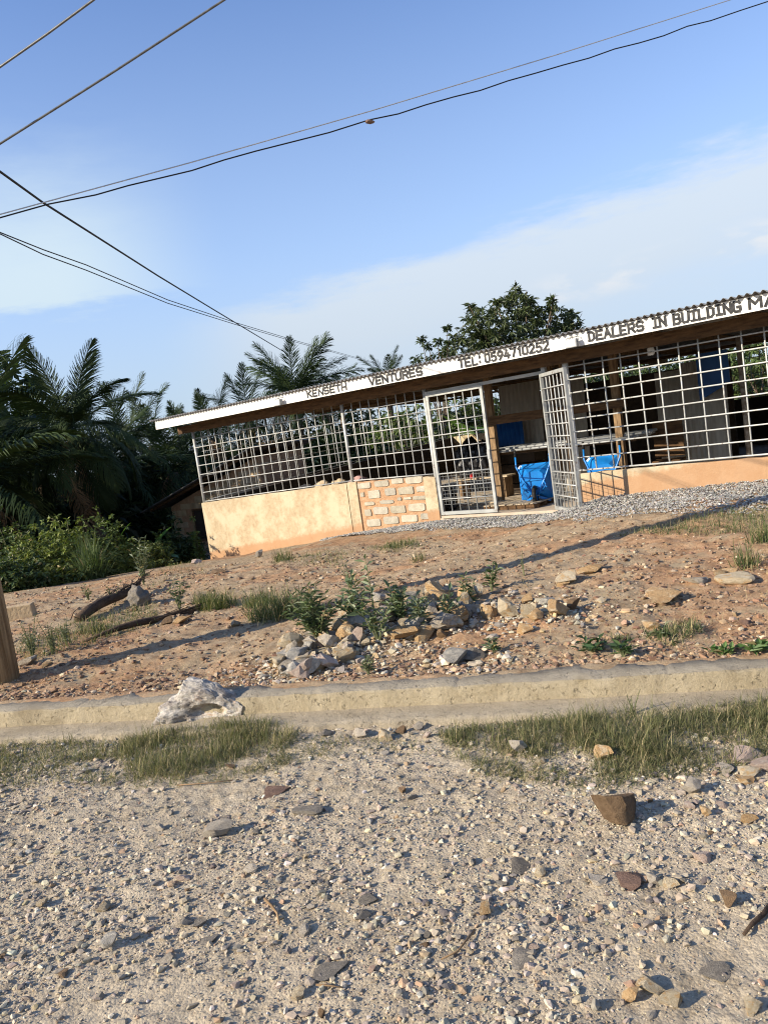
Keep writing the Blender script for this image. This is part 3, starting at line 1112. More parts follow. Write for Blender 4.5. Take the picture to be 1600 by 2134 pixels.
flood_lamp(-1.62, 'small white flood lamp on the fascia left of the word KENSETH')
flood_lamp(4.27, 'small white flood lamp on the fascia between the telephone number and DEALERS')

# ------------------------------------------------------------------ inside the shop


def shop_thing(name, s, o, z, label, cat, rz=0.0, group=None):
    x, y = fxy(s, o)
    return empty(name, (x, y, z), -TH + rz, label, cat, group)


# timber rack: uprights, rails
rk = shop_thing('timber_rack', 1.7, 1.25, 0, 'rough timber rack of uprights and rails just inside the gate', 'rack')
for sx, oy in ((0.03, 0), (1.45, .1), (.62, 1.2), (2.3, .1)):
    MB().beam((sx - .03, oy, 0), (sx, oy, 2.36), .115, .10, (0, 1, 0)).build('upright', MAT['timber_v'], rk)
MB().beam((-.05, -.075, 1.52), (2.5, -.03, 1.515), .045, .15).build('rail', MAT['timber'], rk)
MB().beam((-.05, .16, .905), (2.5, .18, .905), .045, .045).build('rail', MAT['timber'], rk)
MB().beam((-.02, 1.2, .88), (2.5, 1.2, .885), .045, .09).build('rail', MAT['timber'], rk)
# pipes lying on the rack rails
k = 0
for row in range(2):
    for c in range(7):
        p = MB().tube([(-.25 + random.uniform(-.1, .2), 0, 0), (2.55 + random.uniform(-.1, .2), 0, 0)], .021, 10).mesh('steel_pipe', True)
        p.materials.append(MAT['steel_dark'])
        x, y = fxy(1.7, 1.25 + .05 + c * .155 + row * .075)
        o_ = link('steel_pipe', p)
        o_.location = (x, y, .953 + row * .036)
        o_.rotation_euler = (0, 0, -TH)
        tag(o_, 'grey steel pipe lying in the layered bundle on the timber rack behind the gate', 'pipe', 'grey pipes stored on the timber rack')

# roofing sheets standing at the back of the rack
def std_sheet(name, s, o, w, h, material, label, z=.0, tilt=.05, per=.1):
    V, F = [], []
    n = int(w / per * 6) + 1
    for zz, oo in ((0, 0), (h, tilt * h)):
        for k in range(n):
            x = w * k / (n - 1)
            V.append((x, oo + .012 * math.sin(2 * math.pi * x / per), zz))
    V += [(p[0], p[1] + .003, p[2]) for p in V]
    for k in range(n - 1):
        F += [(k, k + 1, n + k + 1, n + k), (2 * n + k, 3 * n + k, 3 * n + k + 1, 2 * n + k + 1), (n + k, n + k + 1, 3 * n + k + 1, 3 * n + k)]
    me = bpy.data.meshes.new(name)
    me.from_pydata(V, [], F)
    me.shade_smooth()
    o_ = link(name, me, material)
    x, y = fxy(s, o)
    o_.location = (x, y, z)
    o_.rotation_euler = (0, 0, -TH)
    return tag(o_, label, 'roofing sheet')


bcr_ = shop_thing('crate', fz(1036, 930, 3.2)[0] - .05, 2.95, 0, 'dark timber crate under the foot of the blue roofing sheet', 'crate')
for k in range(4):
    MB().box((0, 0, .01 + k * .2), (1.0, .5, .19 + k * .2), .003).build('slat', MAT['inside'], bcr_)  # crate added in a shaded gap; slat colour carries the shade
bl0, br0 = fz(1036, 930, 3.2)[0], fz(1092, 930, 3.2)[0]
wr0 = fz(1140, 930, 3.5)[0]
std_sheet('roofing_sheet', bl0, 3.2, br0 - bl0, .66, MAT['blue_sheet'], 'blue roofing sheet standing behind the pipe rack, left of the pale ones', .80)
std_sheet('roofing_sheet', bl0 - .05, 3.5, .95, 2.2, MAT['zinc_new'], 'pale roofing sheet standing behind the blue sheet at the pipe rack')
std_sheet('roofing_sheet', bl0 + .93, 3.54, .9, 2.15, MAT['zinc_new'], 'pale roofing sheet behind the pipe rack, seen over the nearer blue wheelbarrow')
a0, a1, a2, a3 = [fz(x, 900, 3.4)[0] for x in (1365, 1425, 1470, 1520)]
std_sheet('roofing_sheet', a0, 3.55, a1 - a0, 1.95, MAT['zinc_new'], 'narrow pale roofing sheet behind the dark chair', per=.16)
std_sheet('roofing_sheet', a1 + .01, 3.40, a2 - a1, 2.05, MAT['zinc_new'], 'tall pale roofing sheet in the middle of the right grille')
std_sheet('roofing_sheet', a2 + .01, 3.36, a3 - a2, 2.1, MAT['zinc_new'], 'pale roofing sheet half covered by a blue one', per=.2)
# folded blue sheet hanging over the pale one
m_ = MB()
m_.add([(0, -.03, 1.35), (.52, -.03, 1.6), (.52, -.03, 2.15), (0, -.03, 2.15), (0, -.01, 1.35), (.52, -.01, 1.6), (.52, -.01, 2.15), (0, -.01, 2.15)],
       [(0, 1, 2, 3), (5, 4, 7, 6), (0, 4, 5, 1), (1, 5, 6, 2), (2, 6, 7, 3), (3, 7, 4, 0)])
o_ = m_.build('blue_tarpaulin', MAT['blue_sheet'])
x, y = fxy(a2 - .02, 3.34)
o_.location = (x, y, 0)
o_.rotation_euler = (0, 0, -TH)
tag(o_, 'dark blue tarpaulin hung over the top of a pale roofing sheet', 'tarpaulin')


# wheelbarrow standing on its nose, underside to the front
def wheelbarrow(s, o, label, rz=0.0):
    r_ = shop_thing('wheelbarrow', s, o, .0, label, 'wheelbarrow', rz, 'blue wheelbarrows stood on end')
    m_ = MB()

    def ring(w, z0, z1, y, cut):
        return [(-w + cut, y, z0), (w - cut, y, z0), (w, y, z0 + cut), (w, y, z1 - cut), (w - cut, y, z1), (-w + cut, y, z1), (-w, y, z1 - cut), (-w, y, z0 + cut)]
    rim_o = ring(.29, .03, .70, .22, .05)
    rim_i = ring(.265, .05, .68, .205, .05)
    bot = ring(.19, .20, .58, -.02, .09)
    m_.v += rim_o + rim_i + bot
    for k in range(8):
        k2 = (k + 1) % 8
        m_.f += [(k, k2, 8 + k2, 8 + k), (8 + k, 8 + k2, 16 + k2, 16 + k)]
    m_.f.append(tuple(range(16, 24)))
    t_ = m_.build('tray', MAT['blue'], r_)
    sd = t_.modifiers.new('thick', 'SOLIDIFY')
    sd.thickness = .004
    for k, z in enumerate((.31, .44)):
        MB().box((-.20, -.036, z - .012), (.20, -.022, z + .012)).build('tray_rib', MAT['blue'], r_)
    for sx in (-1, 1):
        MB().tube([(sx * .045, -.05, .16), (sx * .10, -.06, .30), (sx * .19, -.04, .46), (sx * .285, .04, .68), (sx * .285, .07, .86)], .016, 8).build('handle', MAT['blue'], r_, True)
        MB().tube([(sx * .285, .07, .85), (sx * .285, .085, .97)], .021, 8).build('grip', MAT['rubber'], r_, True)
        MB().tube([(sx * .17, -.05, .40), (sx * .20, -.16, .36), (sx * .20, -.17, .34), (sx * .12, -.06, .24)], .011, 7).build('leg', MAT['blue'], r_, True)
        MB().beam((sx * .05, -.06, .15), (sx * .22, .1, .06), .008, .04).build('brace', MAT['blue'], r_)
    w = MB()
    n = 20
    prof = [(.105, -.030), (.14, -.036), (.168, -.022), (.175, 0), (.168, .022), (.14, .036), (.105, .030)]
    for k in range(n):
        a_ = 2 * math.pi * k / n
        for rr, xx in prof:
            w.v.append((xx, -.09 + rr * math.cos(a_), .18 + rr * math.sin(a_)))
    p_ = len(prof)
    for k in range(n):
        for q in range(p_):
            q2 = (q + 1) % p_
            k2 = (k + 1) % n
            w.f.append((k * p_ + q, k * p_ + q2, k2 * p_ + q2, k2 * p_ + q))
    wh = w.build('wheel', MAT['rubber'], r_, True)
    MB().tube([(-.026, -.09, .18), (.026, -.09, .18)], .10, 16).build('rim', MAT['blue'], wh)
    MB().tube([(-.07, -.09, .18), (.07, -.09, .18)], .009, 8).build('axle', MAT['steel_dark'], r_)
    return r_


wheelbarrow(2.58, .95, 'blue wheelbarrow standing on its nose in the open gateway', .34)
wheelbarrow(3.72, 1.15, 'blue wheelbarrow standing on end behind the low right wall, half hidden', .25)

# low pallet and planks by the rack
pl = shop_thing('pallet', 1.72, .62, 0, 'low wooden pallet on the floor beneath the timber rack', 'pallet')
for oy in (0, .26, .52):
    MB().box((0, oy, .0), (1.05, oy + .07, .07), .003).build('bearer', MAT['timber'], pl)
for k in range(7):
    MB().box((.01 + k * .15, -.02, .073), (.135 + k * .15, .60, .092), .003).build('plank', MAT['board'], pl)


def lump(name, size, seed, material, loc, rz=0, sub=3, amp=.25, fr=2.2):
    import bmesh
    bm = bmesh.new()
    bmesh.ops.create_icosphere(bm, subdivisions=sub, radius=1)
    from mathutils import noise as mn
    for v in bm.verts:
        d = 1 + amp * mn.noise(v.co * fr + Vector((seed * 7.1, seed, 0))) + amp * .5 * mn.noise(v.co * fr * 2.7 + Vector((seed, 3, 0)))
        v.co = Vector((v.co.x * size[0] * d, v.co.y * size[1] * d, max(v.co.z, -.55) * size[2] * d))
    zm = min(v.co.z for v in bm.verts)
    for v in bm.verts:
        v.co.z -= zm
    me = bpy.data.meshes.new(name)
    bm.to_mesh(me)
    bm.free()
    me.shade_smooth()
    o_ = link(name, me, material)
    o_.location = loc
    o_.rotation_euler = (0, 0, rz)
    return o_


# bench with black bags seen through the closed gate leaf
bn = shop_thing('bench', fz(950, 950, 2.6)[0], 2.4, 0, 'low wooden bench behind the closed gate leaf', 'bench')
MB().box((0, 0, .40), (1.25, .17, .43)).build('seat_plank', MAT['board'], bn)
MB().box((0, .19, .40), (1.25, .36, .43)).build('seat_plank', MAT['board'], bn)
for sx in (.08, 1.1):
    MB().box((sx, .03, 0), (sx + .07, .33, .398)).build('leg', MAT['timber_v'], bn)
bs1, bs2 = fz(978, 950, 2.6)[0], fz(1012, 945, 2.6)[0]
for k, (sx, oy, sz, lab) in enumerate(((bs1, 2.58, (.27, .24, .46), 'tall crumpled black plastic bag on the bench behind the gate'), (bs2, 2.56, (.24, .22, .42), 'crumpled black plastic bag on the bench end nearest the timber post'))):
    x, y = fxy(sx, oy)
    o_ = lump('plastic_bag', sz, 3 + k, MAT['bag'], (x, y, .43), sub=4, amp=.35, fr=3.2)
    tag(o_, lab, 'bag')
x, y = fxy((bs1 + bs2) / 2, 2.30)
tag(lump('red_rag', (.05, .03, .06), 9, MAT['red'], (x, y, .43), amp=.3), 'small red rag between the black bags', 'rag')
x, y = fxy(.75, .95)
tag(lump('dark_sack', (.18, .16, .26), 12, MAT['bag'], (x, y, 0), sub=4, amp=.3, fr=3), 'dark sack on the floor behind the closed gate leaf', 'sack')
for k, (sx, oy, lab) in enumerate(((.35, 1.1, 'pale plank lying on the floor just behind the block panel'), (.9, 1.5, 'pale plank lying on the floor deeper inside the gate'))):
    x, y = fxy(sx, oy)
    o_ = MB().box((0, 0, 0), (1.3, .2, .03), .004).build('plank', MAT['board'])
    o_.location = (x, y, .001)
    o_.rotation_euler = (0, 0, -TH + .25 * k)
    tag(o_, lab, 'plank')

# dark chair in front of the pale sheets
cs = fz(1400, 900, 2.6)[0]
ch = shop_thing('chair', cs, 2.3, 0, 'dark wooden high-backed chair before the pale roofing sheets', 'chair', .2)
MB().box((-.24, -.22, .42), (.24, .22, .47)).build('seat', MAT['timber'], ch, bevel=.01)
m_ = MB().box((-.24, .19, .50), (.24, .23, 1.12))
m_.build('backrest', MAT['timber'], ch, bevel=.01)
for sx in (-.21, .21):
    for oy in (-.19, .19):
        MB().box((sx - .025, oy - .025, 0), (sx + .025, oy + .025, .418)).build('leg', MAT['timber'], ch)
# clear white bag hanging under the eaves on the right
hb_s, hb_z = fz(1354, 720, .15)
x, y = fxy(hb_s, .15)
o_ = lump('hanging_bag', (.05, .02, .10), 5, MAT['white'], (x, y, 2.10), -TH, amp=.3)
tag(o_, 'limp white plastic bag hanging under the eaves beam over the right grille', 'bag')

# bundles lying on the left wall, behind the bars
for (px_, py_, sz, mt_, lab) in ((632, 1006, (.20, .13, .10), 'cloth_dark', 'charcoal cloth bundle on the left end of the heap on the wall'),
                                 (668, 1001, (.20, .13, .12), 'cloth_tan', 'tan cloth bundle in the middle of the heap on the wall'),
                                 (702, 996, (.17, .12, .10), 'cloth_tan', 'patterned tan cloth bundle just left of the second post'),
                                 (740, 992, (.20, .12, .10), 'cloth_pink', 'faded pink cloth bundle right of the second post')):
    s, z = fz(px_, py_, .22)
    x, y = fxy(s, .27)
    tag(lump('cloth_bundle', sz, px_ * .1, MAT[mt_], (x, y, .62 if px_ < 690 else .66), -TH, amp=.4, fr=2.5), lab, 'bundle')
ct = shop_thing('trestle_table', -2.2, .19, 0, 'trestle table behind the left wall carrying cloth bundles', 'table')
MB().box((0, 0, .60), (2.3, .6, .64)).build('tabletop', MAT['timber'], ct)
for sx in (.1, 2.1):
    for oy in (.03, .5):
        MB().box((sx, oy, 0), (sx + .06, oy + .06, .598)).build('leg', MAT['timber_v'], ct)

# ------------------------------------------------------------------ hut behind the left corner
hc = at(352, 1028, 24.0)
hg = float(yard(hc.x, hc.y))
hut = empty('block_hut', (hc.x, hc.y, hg), R(-28), 'small weathered block hut with a lean-to roof behind the left shop corner', 'hut')
W_, H0, H1 = 3.6, 1.55, 2.75
m_ = MB()
m_.add([(0, 0, -.4), (W_, 0, -.4), (W_, 2.4, -.4), (0, 2.4, -.4), (0, 0, H0), (W_, 0, H1), (W_, 2.4, H1), (0, 2.4, H0)],
       [(0, 3, 2, 1), (4, 5, 6, 7), (0, 1, 5, 4), (1, 2, 6, 5), (2, 3, 7, 6), (3, 0, 4, 7)])
wl_ = m_.build('wall', MAT['mortar'], hut)
z = -.1
row = 0
while z < 2.4:
    x = -.2 * (row % 2)
    while x < W_:
        x0, x1 = max(x, .01), min(x + .39, W_ - .01)
        roof_z = H0 + (H1 - H0) * x0 / W_
        if z + .17 < roof_z - .03 and x1 - x0 > .1 and not (.78 < x1 and x0 < 1.5 and .35 < z + .17 and z < 1.35):
            MB().box((x0, -.012 + random.uniform(-.004, .004), z), (x1 - .015, .02, z + .175), .005).build('block', MAT['hut'], wl_)
        x += .40
    z += .19
    row += 1
wn_ = MB().box((.82, -.02, .40), (.88, .03, 1.40)).box((1.42, -.02, .40), (1.48, .03, 1.40)).box((.88, -.02, 1.34), (1.42, .03, 1.40)).box((.88, -.02, .40), (1.42, .03, .46)).build('window', MAT['timber'], hut)
MB().box((.88, -.006, .46), (1.42, .004, 1.34)).build('shutter', MAT['inside'], wn_)
rf = MB()
rf.beam((-.75, 1.1, H0 - .05), (W_ + .3, 1.1, H1 + .28), 3.4, .02)
rf.build('roof', MAT['zinc'], hut)
for oy in (-.35, .7, 1.9):
    MB().beam((-.5, oy, H0 - .03), (W_ + .2, oy, H1 + .17), .06, .08).build('rafter', MAT['timber'], hut)

# ------------------------------------------------------------------ palms


def frond_mesh(name, L, nl, ll, lw, droop, vee, mess, rr=.02, seed=0, hang=.5):
    r_ = np.random.default_rng(seed)
    V, Q, T = [], [], []

    def rach(t):
        a0 = -droop * t * 1.15 * (0.35 + .65 * t)
        # integrate the bend
        n = max(2, int(t * 24))
        x = z = 0.0
        for k in range(n):
            tt = t * (k + .5) / n
            an = -droop * tt * 1.35
            x += math.cos(an) * L * t / n
            z += math.sin(an) * L * t / n
        an = -droop * t * 1.35
        return np.array([x, 0, z]), np.array([math.cos(an), 0, math.sin(an)])
    pts = [rach(k / 10) for k in range(11)]
    for k, (p, d) in enumerate(pts):
        w = rr * (1 - .85 * k / 10)
        V += [p + (0, -w, 0), p + (0, w, 0), p + (0, 0, -w * .9), p + (0, 0, w * .5)]
        if k:
            b, a = k * 4, (k - 1) * 4
            for i, j in ((0, 3), (3, 1), (1, 2), (2, 0)):
                Q.append((a + i, a + j, b + j, b + i))
    for k in range(nl):
        t = .10 + .90 * (k + .5) / nl
        p, d = rach(t)
        upv = np.cross(d, [0, 1, 0]) * -1
        upv = upv if upv[2] > 0 else -upv
        prof = (math.sin(math.pi * min(1, .12 + t * .86)) ** .6)
        for sd in (-1, 1):
            l = ll * prof * r_.uniform(.82, 1.1)
            f = R(30 + 34 * (1 - t)) + r_.uniform(-.12, .12)
            el = vee + r_.uniform(-mess, mess)
            dr = np.array([0, sd, 0]) * math.sin(f) * math.cos(el) + d * math.cos(f) + upv * math.sin(el)
            dr /= np.linalg.norm(dr)
            g = np.array([0, 0, -1.0])
            q0 = p
            q1 = q0 + dr * l * .45 + g * l * .03
            q2 = q1 + (dr + g * hang * .7) / np.linalg.norm(dr + g * hang * .7) * l * .33
            q3 = q2 + (dr * .6 + g * hang * 1.6) / np.linalg.norm(dr * .6 + g * hang * 1.6) * l * .26
            wd = np.cross(dr, upv)
            wd /= np.linalg.norm(wd) + 1e-9
            wd = wd * math.cos(.5) + upv * math.sin(.5) * sd
            b = len(V)
            V += [q0 - wd * lw * .3, q0 + wd * lw * .3, q1 - wd * lw * .5, q1 + wd * lw * .5, q2 - wd * lw * .38, q2 + wd * lw * .38, q3]
            Q += [(b, b + 1, b + 3, b + 2), (b + 2, b + 3, b + 5, b + 4)]
            T.append((b + 4, b + 5, b + 6))
    return mesh_np(name, np.array(V), [np.array(Q), np.array(T)], flat=True)


COCO = [frond_mesh('frond', 1.0, 80, .27, .0095, dr, .10, .16, .009, k, hg_) for k, (dr, hg_) in enumerate(((.35, .35), (.65, .6), (.95, .8), (1.25, .9)))]
OIL = [frond_mesh('frond', 1.0, 72, .24, .0095, dr, .15, .60, .010, 20 + k, hg_) for k, (dr, hg_) in enumerate(((.3, .3), (.6, .5), (.9, .7), (1.2, .8)))]
for me in COCO:
    me.materials.append(MAT['coco'])
for me in OIL:
    me.materials.append(MAT['oil'])
dead = frond_mesh('frond', 1.0, 40, .22, .010, 1.3, .0, .4, .012, 50, 1.0)
dead.materials.append(MAT['dry'])


def palm(crown, L, nfr, label, kind='coco', seed=1, tr=.14, emin=-50, emax=84, ndead=3, group='palms left of and behind the shop', tilt=(0, 0)):
    r_ = random.Random(seed)
    gz = float(yard(crown.x + tilt[0], crown.y + tilt[1])) - .1
    base = Vector((crown.x + tilt[0], crown.y + tilt[1], gz))
    p = empty('coconut_palm' if kind == 'coco' else 'oil_palm', base, 0, label, 'palm tree', group)
    h = crown.z - gz
    pts, rs = [], []
    n = 14
    for k in range(n + 1):
        t = k / n
        pts.append((-tilt[0] * t ** 1.5, -tilt[1] * t ** 1.5, h * t))
        rs.append(tr * (1.25 - .35 * t) * (1 + .05 * (k % 2)) * (1.5 if (kind == 'oil' and t > .8) else 1))
    MB().tube(pts, rs, 10).build('trunk', MAT['bark'], p, True)
    top = Vector(pts[-1])
    ms = COCO if kind == 'coco' else OIL
    for k in range(nfr):
        f = (k + .5) / nfr
        el = emax + (emin - emax) * f ** .9 + r_.uniform(-8, 8)
        yaw = k * 2.39996 + r_.uniform(-.25, .25)
        if ndead and k >= nfr - ndead:
            me = dead
        else:
            me = ms[min(3, max(0, int((1 - max(el, 0) / 90) * 3.2 + r_.uniform(-.5, .5))))]
        o_ = link('frond', me, None, p)
        o_.location = top + Vector((math.cos(yaw), math.sin(yaw), 0)) * tr * .5 + Vector((0, 0, .12 * (1 - f)))
        o_.rotation_euler = (r_.uniform(-.35, .35), -R(el), yaw)
        sc = L * r_.uniform(.85, 1.1)
        o_.scale = (sc, sc, sc)
    if kind == 'coco':
        for k in range(5):
            a_ = k * 1.26
            c_ = lump('coconut', (.10, .10, .13), k, MAT['stem'], top + Vector((math.cos(a_) * .2, math.sin(a_) * .2, -.45)), sub=2, amp=.05)
            c_.parent = p
    return p


palm(at(150, 900, 21.0), 2.8, 30, 'tall coconut palm whose crown stands highest at the left', 'coco', 4, tilt=(.2, .3))
palm(at(-75, 985, 21.0), 2.9, 24, 'coconut palm at the left edge with only its right fronds showing', 'coco', 11)
palm(at(-70, 1030, 18.6), 3.9, 22, 'low young coconut palm whose long fronds droop over the bushes', 'coco', 23, emin=-35, emax=70)
palm(at(268, 930, 27.0), 2.4, 22, 'small-crowned oil palm right behind the tall coconut palm', 'oil', 5)
palm(at(318, 930, 30.0), 2.3, 22, 'small oil palm midway between the tall coconut palm and the roof corner', 'oil', 6)
palm(at(215, 990, 24.5), 2.8, 22, 'dark oil palm low behind the tall coconut palm', 'oil', 16)
palm(at(90, 1010, 23.5), 3.0, 22, 'dark oil palm in the shade at the far left', 'oil', 26)
palm(at(15, 1045, 24.0), 3.2, 24, 'dark oil palm at the left edge behind the drooping fronds', 'oil', 36)
palm(at(-40, 1000, 27.0), 3.2, 24, 'dark oil palm farthest back at the left edge', 'oil', 37)
palm(at(360, 985, 27.0), 2.5, 22, 'oil palm whose fronds hang behind the roof corner over the hut', 'oil', 46)
palm(at(445, 915, 30.0), 2.35, 26, 'feathery oil palm above the left end of the shop roof', 'oil', 7)
palm(at(395, 945, 31.0), 2.2, 20, 'oil palm lower down just left of the feathery one', 'oil', 17)
palm(at(616, 832, 31.0), 2.9, 36, 'large oil palm rising over the roof behind the word KENSETH', 'oil', 8, emin=-25, emax=80)
palm(at(520, 880, 34.0), 2.7, 20, 'oil palm behind the barred end of the shop', 'oil', 27)
palm(at(705, 812, 38.0), 1.7, 16, 'small oil palm peeping over the roof right of the large one', 'oil', 9, emin=-10, emax=60)
palm(at(806, 800, 38.0), 1.7, 20, 'small oil palm peeping over the roof above the word VENTURES', 'oil', 10, emin=-10, emax=80)

# ------------------------------------------------------------------ leafy trees and bushes


def leaf_faces(P, D, Nn, ln, wd, curl=.25):
    """One bent four-cornered leaf per row: base P, direction D, normal Nn."""
    D = D / (np.linalg.norm(D, axis=1, keepdims=True) + 1e-9)
    S = np.cross(D, Nn)
    S /= np.linalg.norm(S, axis=1, keepdims=True) + 1e-9
    ln, wd = ln[:, None], wd[:, None]
    Nn = np.cross(S, D)
    m_ = P + D * ln * .5
    V = np.stack([P, m_ - S * wd * .5 + Nn * ln * .06, P + D * ln - Nn * ln * curl * .3, m_ + S * wd * .5 + Nn * ln * .06], 1)
    n = len(P)
    i = np.arange(n) * 4
    F = np.concatenate([np.stack([i, i + 1, i + 2], 1), np.stack([i, i + 2, i + 3], 1)])
    return V.reshape(-1, 3), F


def leaf_cols(n, c1, c2, r_, dry=.0):
    f = r_.random((n, 1))
    c = np.array(c1) * (1 - f) + np.array(c2) * f
    c = c * r_.uniform(.75, 1.25, (n, 1))
    if dry:
        k = r_.random(n) < dry
        c[k] = np.array((.30, .24, .11)) * r_.uniform(.7, 1.2, (k.sum(), 1))
    return np.repeat(c, 4, 0)


def tufts(C, nleaf, ln, wd, r_, droop=.3):
    n = len(C)
    P = np.repeat(C, nleaf, 0)
    az = r_.uniform(0, 2 * math.pi, n * nleaf)
    el = r_.uniform(-.9, .9, n * nleaf) - droop
    D = np.stack([np.cos(az) * np.cos(el), np.sin(az) * np.cos(el), np.sin(el)], 1)
    Nn = np.array([0, 0, 1.0]) + r_.normal(0, .5, D.shape)
    s = r_.uniform(.65, 1.15, n * nleaf)
    return leaf_faces(P, D, Nn, ln * s, wd * s)


def ball_points(n, r_, shell=.45):
    d = r_.normal(0, 1, (n, 3))
    d /= np.linalg.norm(d, axis=1, keepdims=True)
    return d * (shell + (1 - shell) * r_.random((n, 1)) ** .5)


def leafy_tree(name, label, blobs, Y, ln, wd, per_m3, c1, c2, seed, trunk_r=.14, group=None, cat='tree', spread=1.0, nleaf=11):
    r_ = np.random.default_rng(seed)
    cs, rad = [], []
    for x, y, r in blobs:
        yy = Y + r_.uniform(-1, 1) * spread
        cs.append(np.array(at(x, y, yy)))
        rad.append(r * Y / 1600)
    cs, rad = np.array(cs), np.array(rad)
    ctr = cs.mean(0)
    gz = float(yard(ctr[0], Y))
    base = np.array([ctr[0], Y, gz - .1])
    root = empty(name, base, 0, label, cat, group)
    C = []
    for c, r in zip(cs, rad):
        n = max(6, int(per_m3 * r ** 2.2))
        C.append(c + ball_points(n, r_, .3) * r * np.array([1, 1.1, .95]))
    C = np.concatenate(C)
    V, F = tufts(C - base, nleaf, ln, wd, r_)
    cc = np.repeat(r_.uniform(.7, 1.3, len(C)), nleaf * 4)[:, None]
    link('crown', mesh_np('crown', V, [F], leaf_cols(len(C) * nleaf, c1, c2, r_) * cc), MAT['leaf'], root)
    m_ = MB()
    top = Vector(ctr - base)
    fork = Vector((top.x * .4, 0, max(.5, top.z * .45)))
    m_.tube([(0, 0, 0), (fork.x * .4, 0, fork.z * .5), tuple(fork)], [trunk_r, trunk_r * .85, trunk_r * .7], 9, False)
    for c, r in zip(cs, rad):
        e = Vector(c - base)
        mid = fork.lerp(e, .5) + Vector((0, 0, -.15))
        m_.tube([fork, mid, e, e + (e - mid) * (.5 * r)], [trunk_r * .5, trunk_r * .3, trunk_r * .14, .008], 6, False)
    m_.build('trunk', MAT['bark'], root, True)
    return root


leafy_tree('mango_tree', 'broad dark leafy tree rising over the roof above the telephone number',
           [(1073, 640, 38), (1005, 690, 48), (1105, 690, 60), (1178, 690, 40), (965, 705, 26), (1050, 725, 66), (1153, 625, 11), (1152, 650, 16), (1183, 655, 13), (1032, 650, 18), (985, 652, 15), (977, 640, 8),
            (1075, 608, 20), (1096, 636, 26), (1150, 725, 55), (945, 745, 40), (1202, 672, 20), (1120, 660, 22), (1000, 760, 50), (1035, 630, 6)], 30.0, .30, .085, 78, (.038, .056, .022), (.10, .122, .05), 31, nleaf=13)
leafy_tree('sparse_tree', 'sparse twiggy young tree over the roof left of the broad leafy tree',
           [(878, 708, 6), (893, 722, 7), (912, 710, 6), (870, 748, 12), (900, 745, 13), (922, 735, 10), (885, 765, 16), (935, 715, 5), (932, 682, 3)], 27.0, .24, .075, 130, (.034, .052, .022), (.065, .09, .034), 32, .07, nleaf=9)
# trees seen through the open back of the shop
BT = [('leafy tree seen through the grille behind the second post', [(700, 880, 60), (640, 900, 60), (760, 890, 50), (690, 960, 70)], 33, (.04, .065, .022), (.08, .12, .04)),
      ('sunlit pale green bush seen through the second grille bay', [(830, 885, 45), (880, 880, 45), (800, 900, 40), (860, 925, 50), (920, 900, 40)], 27, (.075, .12, .03), (.15, .20, .06)),
      ('leafy bush seen through the closed gate leaf', [(950, 860, 45), (990, 850, 40), (970, 890, 50), (1040, 860, 45)], 29, (.05, .085, .026), (.10, .14, .045)),
      ('bushy tree behind the right rear of the shop, nearest the roofing sheets', [(1300, 790, 60), (1240, 800, 60), (1370, 760, 55), (1420, 790, 60)], 27, (.035, .06, .02), (.08, .12, .04)),
      ('bushy sunlit tree seen through the right grille at the edge', [(1545, 750, 40), (1590, 740, 45), (1520, 780, 40), (1570, 790, 45), (1640, 740, 60)], 26, (.05, .085, .025), (.11, .15, .05)),
      ('tree beyond the right end of the shop', [(1720, 700, 80), (1800, 690, 80), (1690, 760, 70), (1780, 780, 80)], 24, (.04, .07, .02), (.09, .13, .04))]
for k, (lab, bl, Y, c1, c2) in enumerate(BT):
    leafy_tree('bushy_tree', lab, bl, Y, .22, .09, 70, c1, c2, 60 + k, .08, 'trees behind the shop', spread=1.4, nleaf=10)
# unseen trees added left of the view so their crowns shade the thicket
for k, (x, y, h, r) in enumerate(((-20, 15.8, 8.5, 3.2), (-22, 26, 9.5, 3.4), (-16, 32, 9.0, 3.4))):
    r_ = np.random.default_rng(90 + k)
    gz = float(yard(x, y))
    root = empty('shade_tree', (x, y, gz - .1), 0, 'broad tree', 'tree', 'trees left of the view')
    root['label'] = ['broad tree left of the palm thicket, nearest the road', 'tallest broad tree left of the palm thicket', 'broad tree left of the palm thicket, farthest from the road'][k]
    C = ball_points(420, r_, .35) * np.array([r, r, h * .45]) + np.array([0, 0, h * .56])
    V, F = tufts(C, 10, .55, .26, r_)
    link('crown', mesh_np('crown', V, [F], leaf_cols(4200, (.03, .05, .018), (.07, .10, .03), r_)), MAT['leaf'], root)
    MB().tube([(0, 0, 0), (.1, 0, h * .3), (0, .1, h * .6)], [.22, .17, .1], 9).build('trunk', MAT['bark'], root, True)


# far-off wood closing the view
def mass(name, n, box, ln, wd, c1, c2, seed, zfun):
    r_ = np.random.default_rng(seed)
    x = r_.uniform(box[0], box[1], n)
    y = r_.uniform(box[2], box[3], n)
    g = yard(x, y, False)
    z = g + zfun(x, y, r_)
    C = np.stack([x, y, z], 1)
    V, F = tufts(C, 7, ln, wd, r_)
    o_ = link(name, mesh_np(name, V, [F], leaf_cols(n * 7, c1, c2, r_)), MAT['leaf'])
    return o_


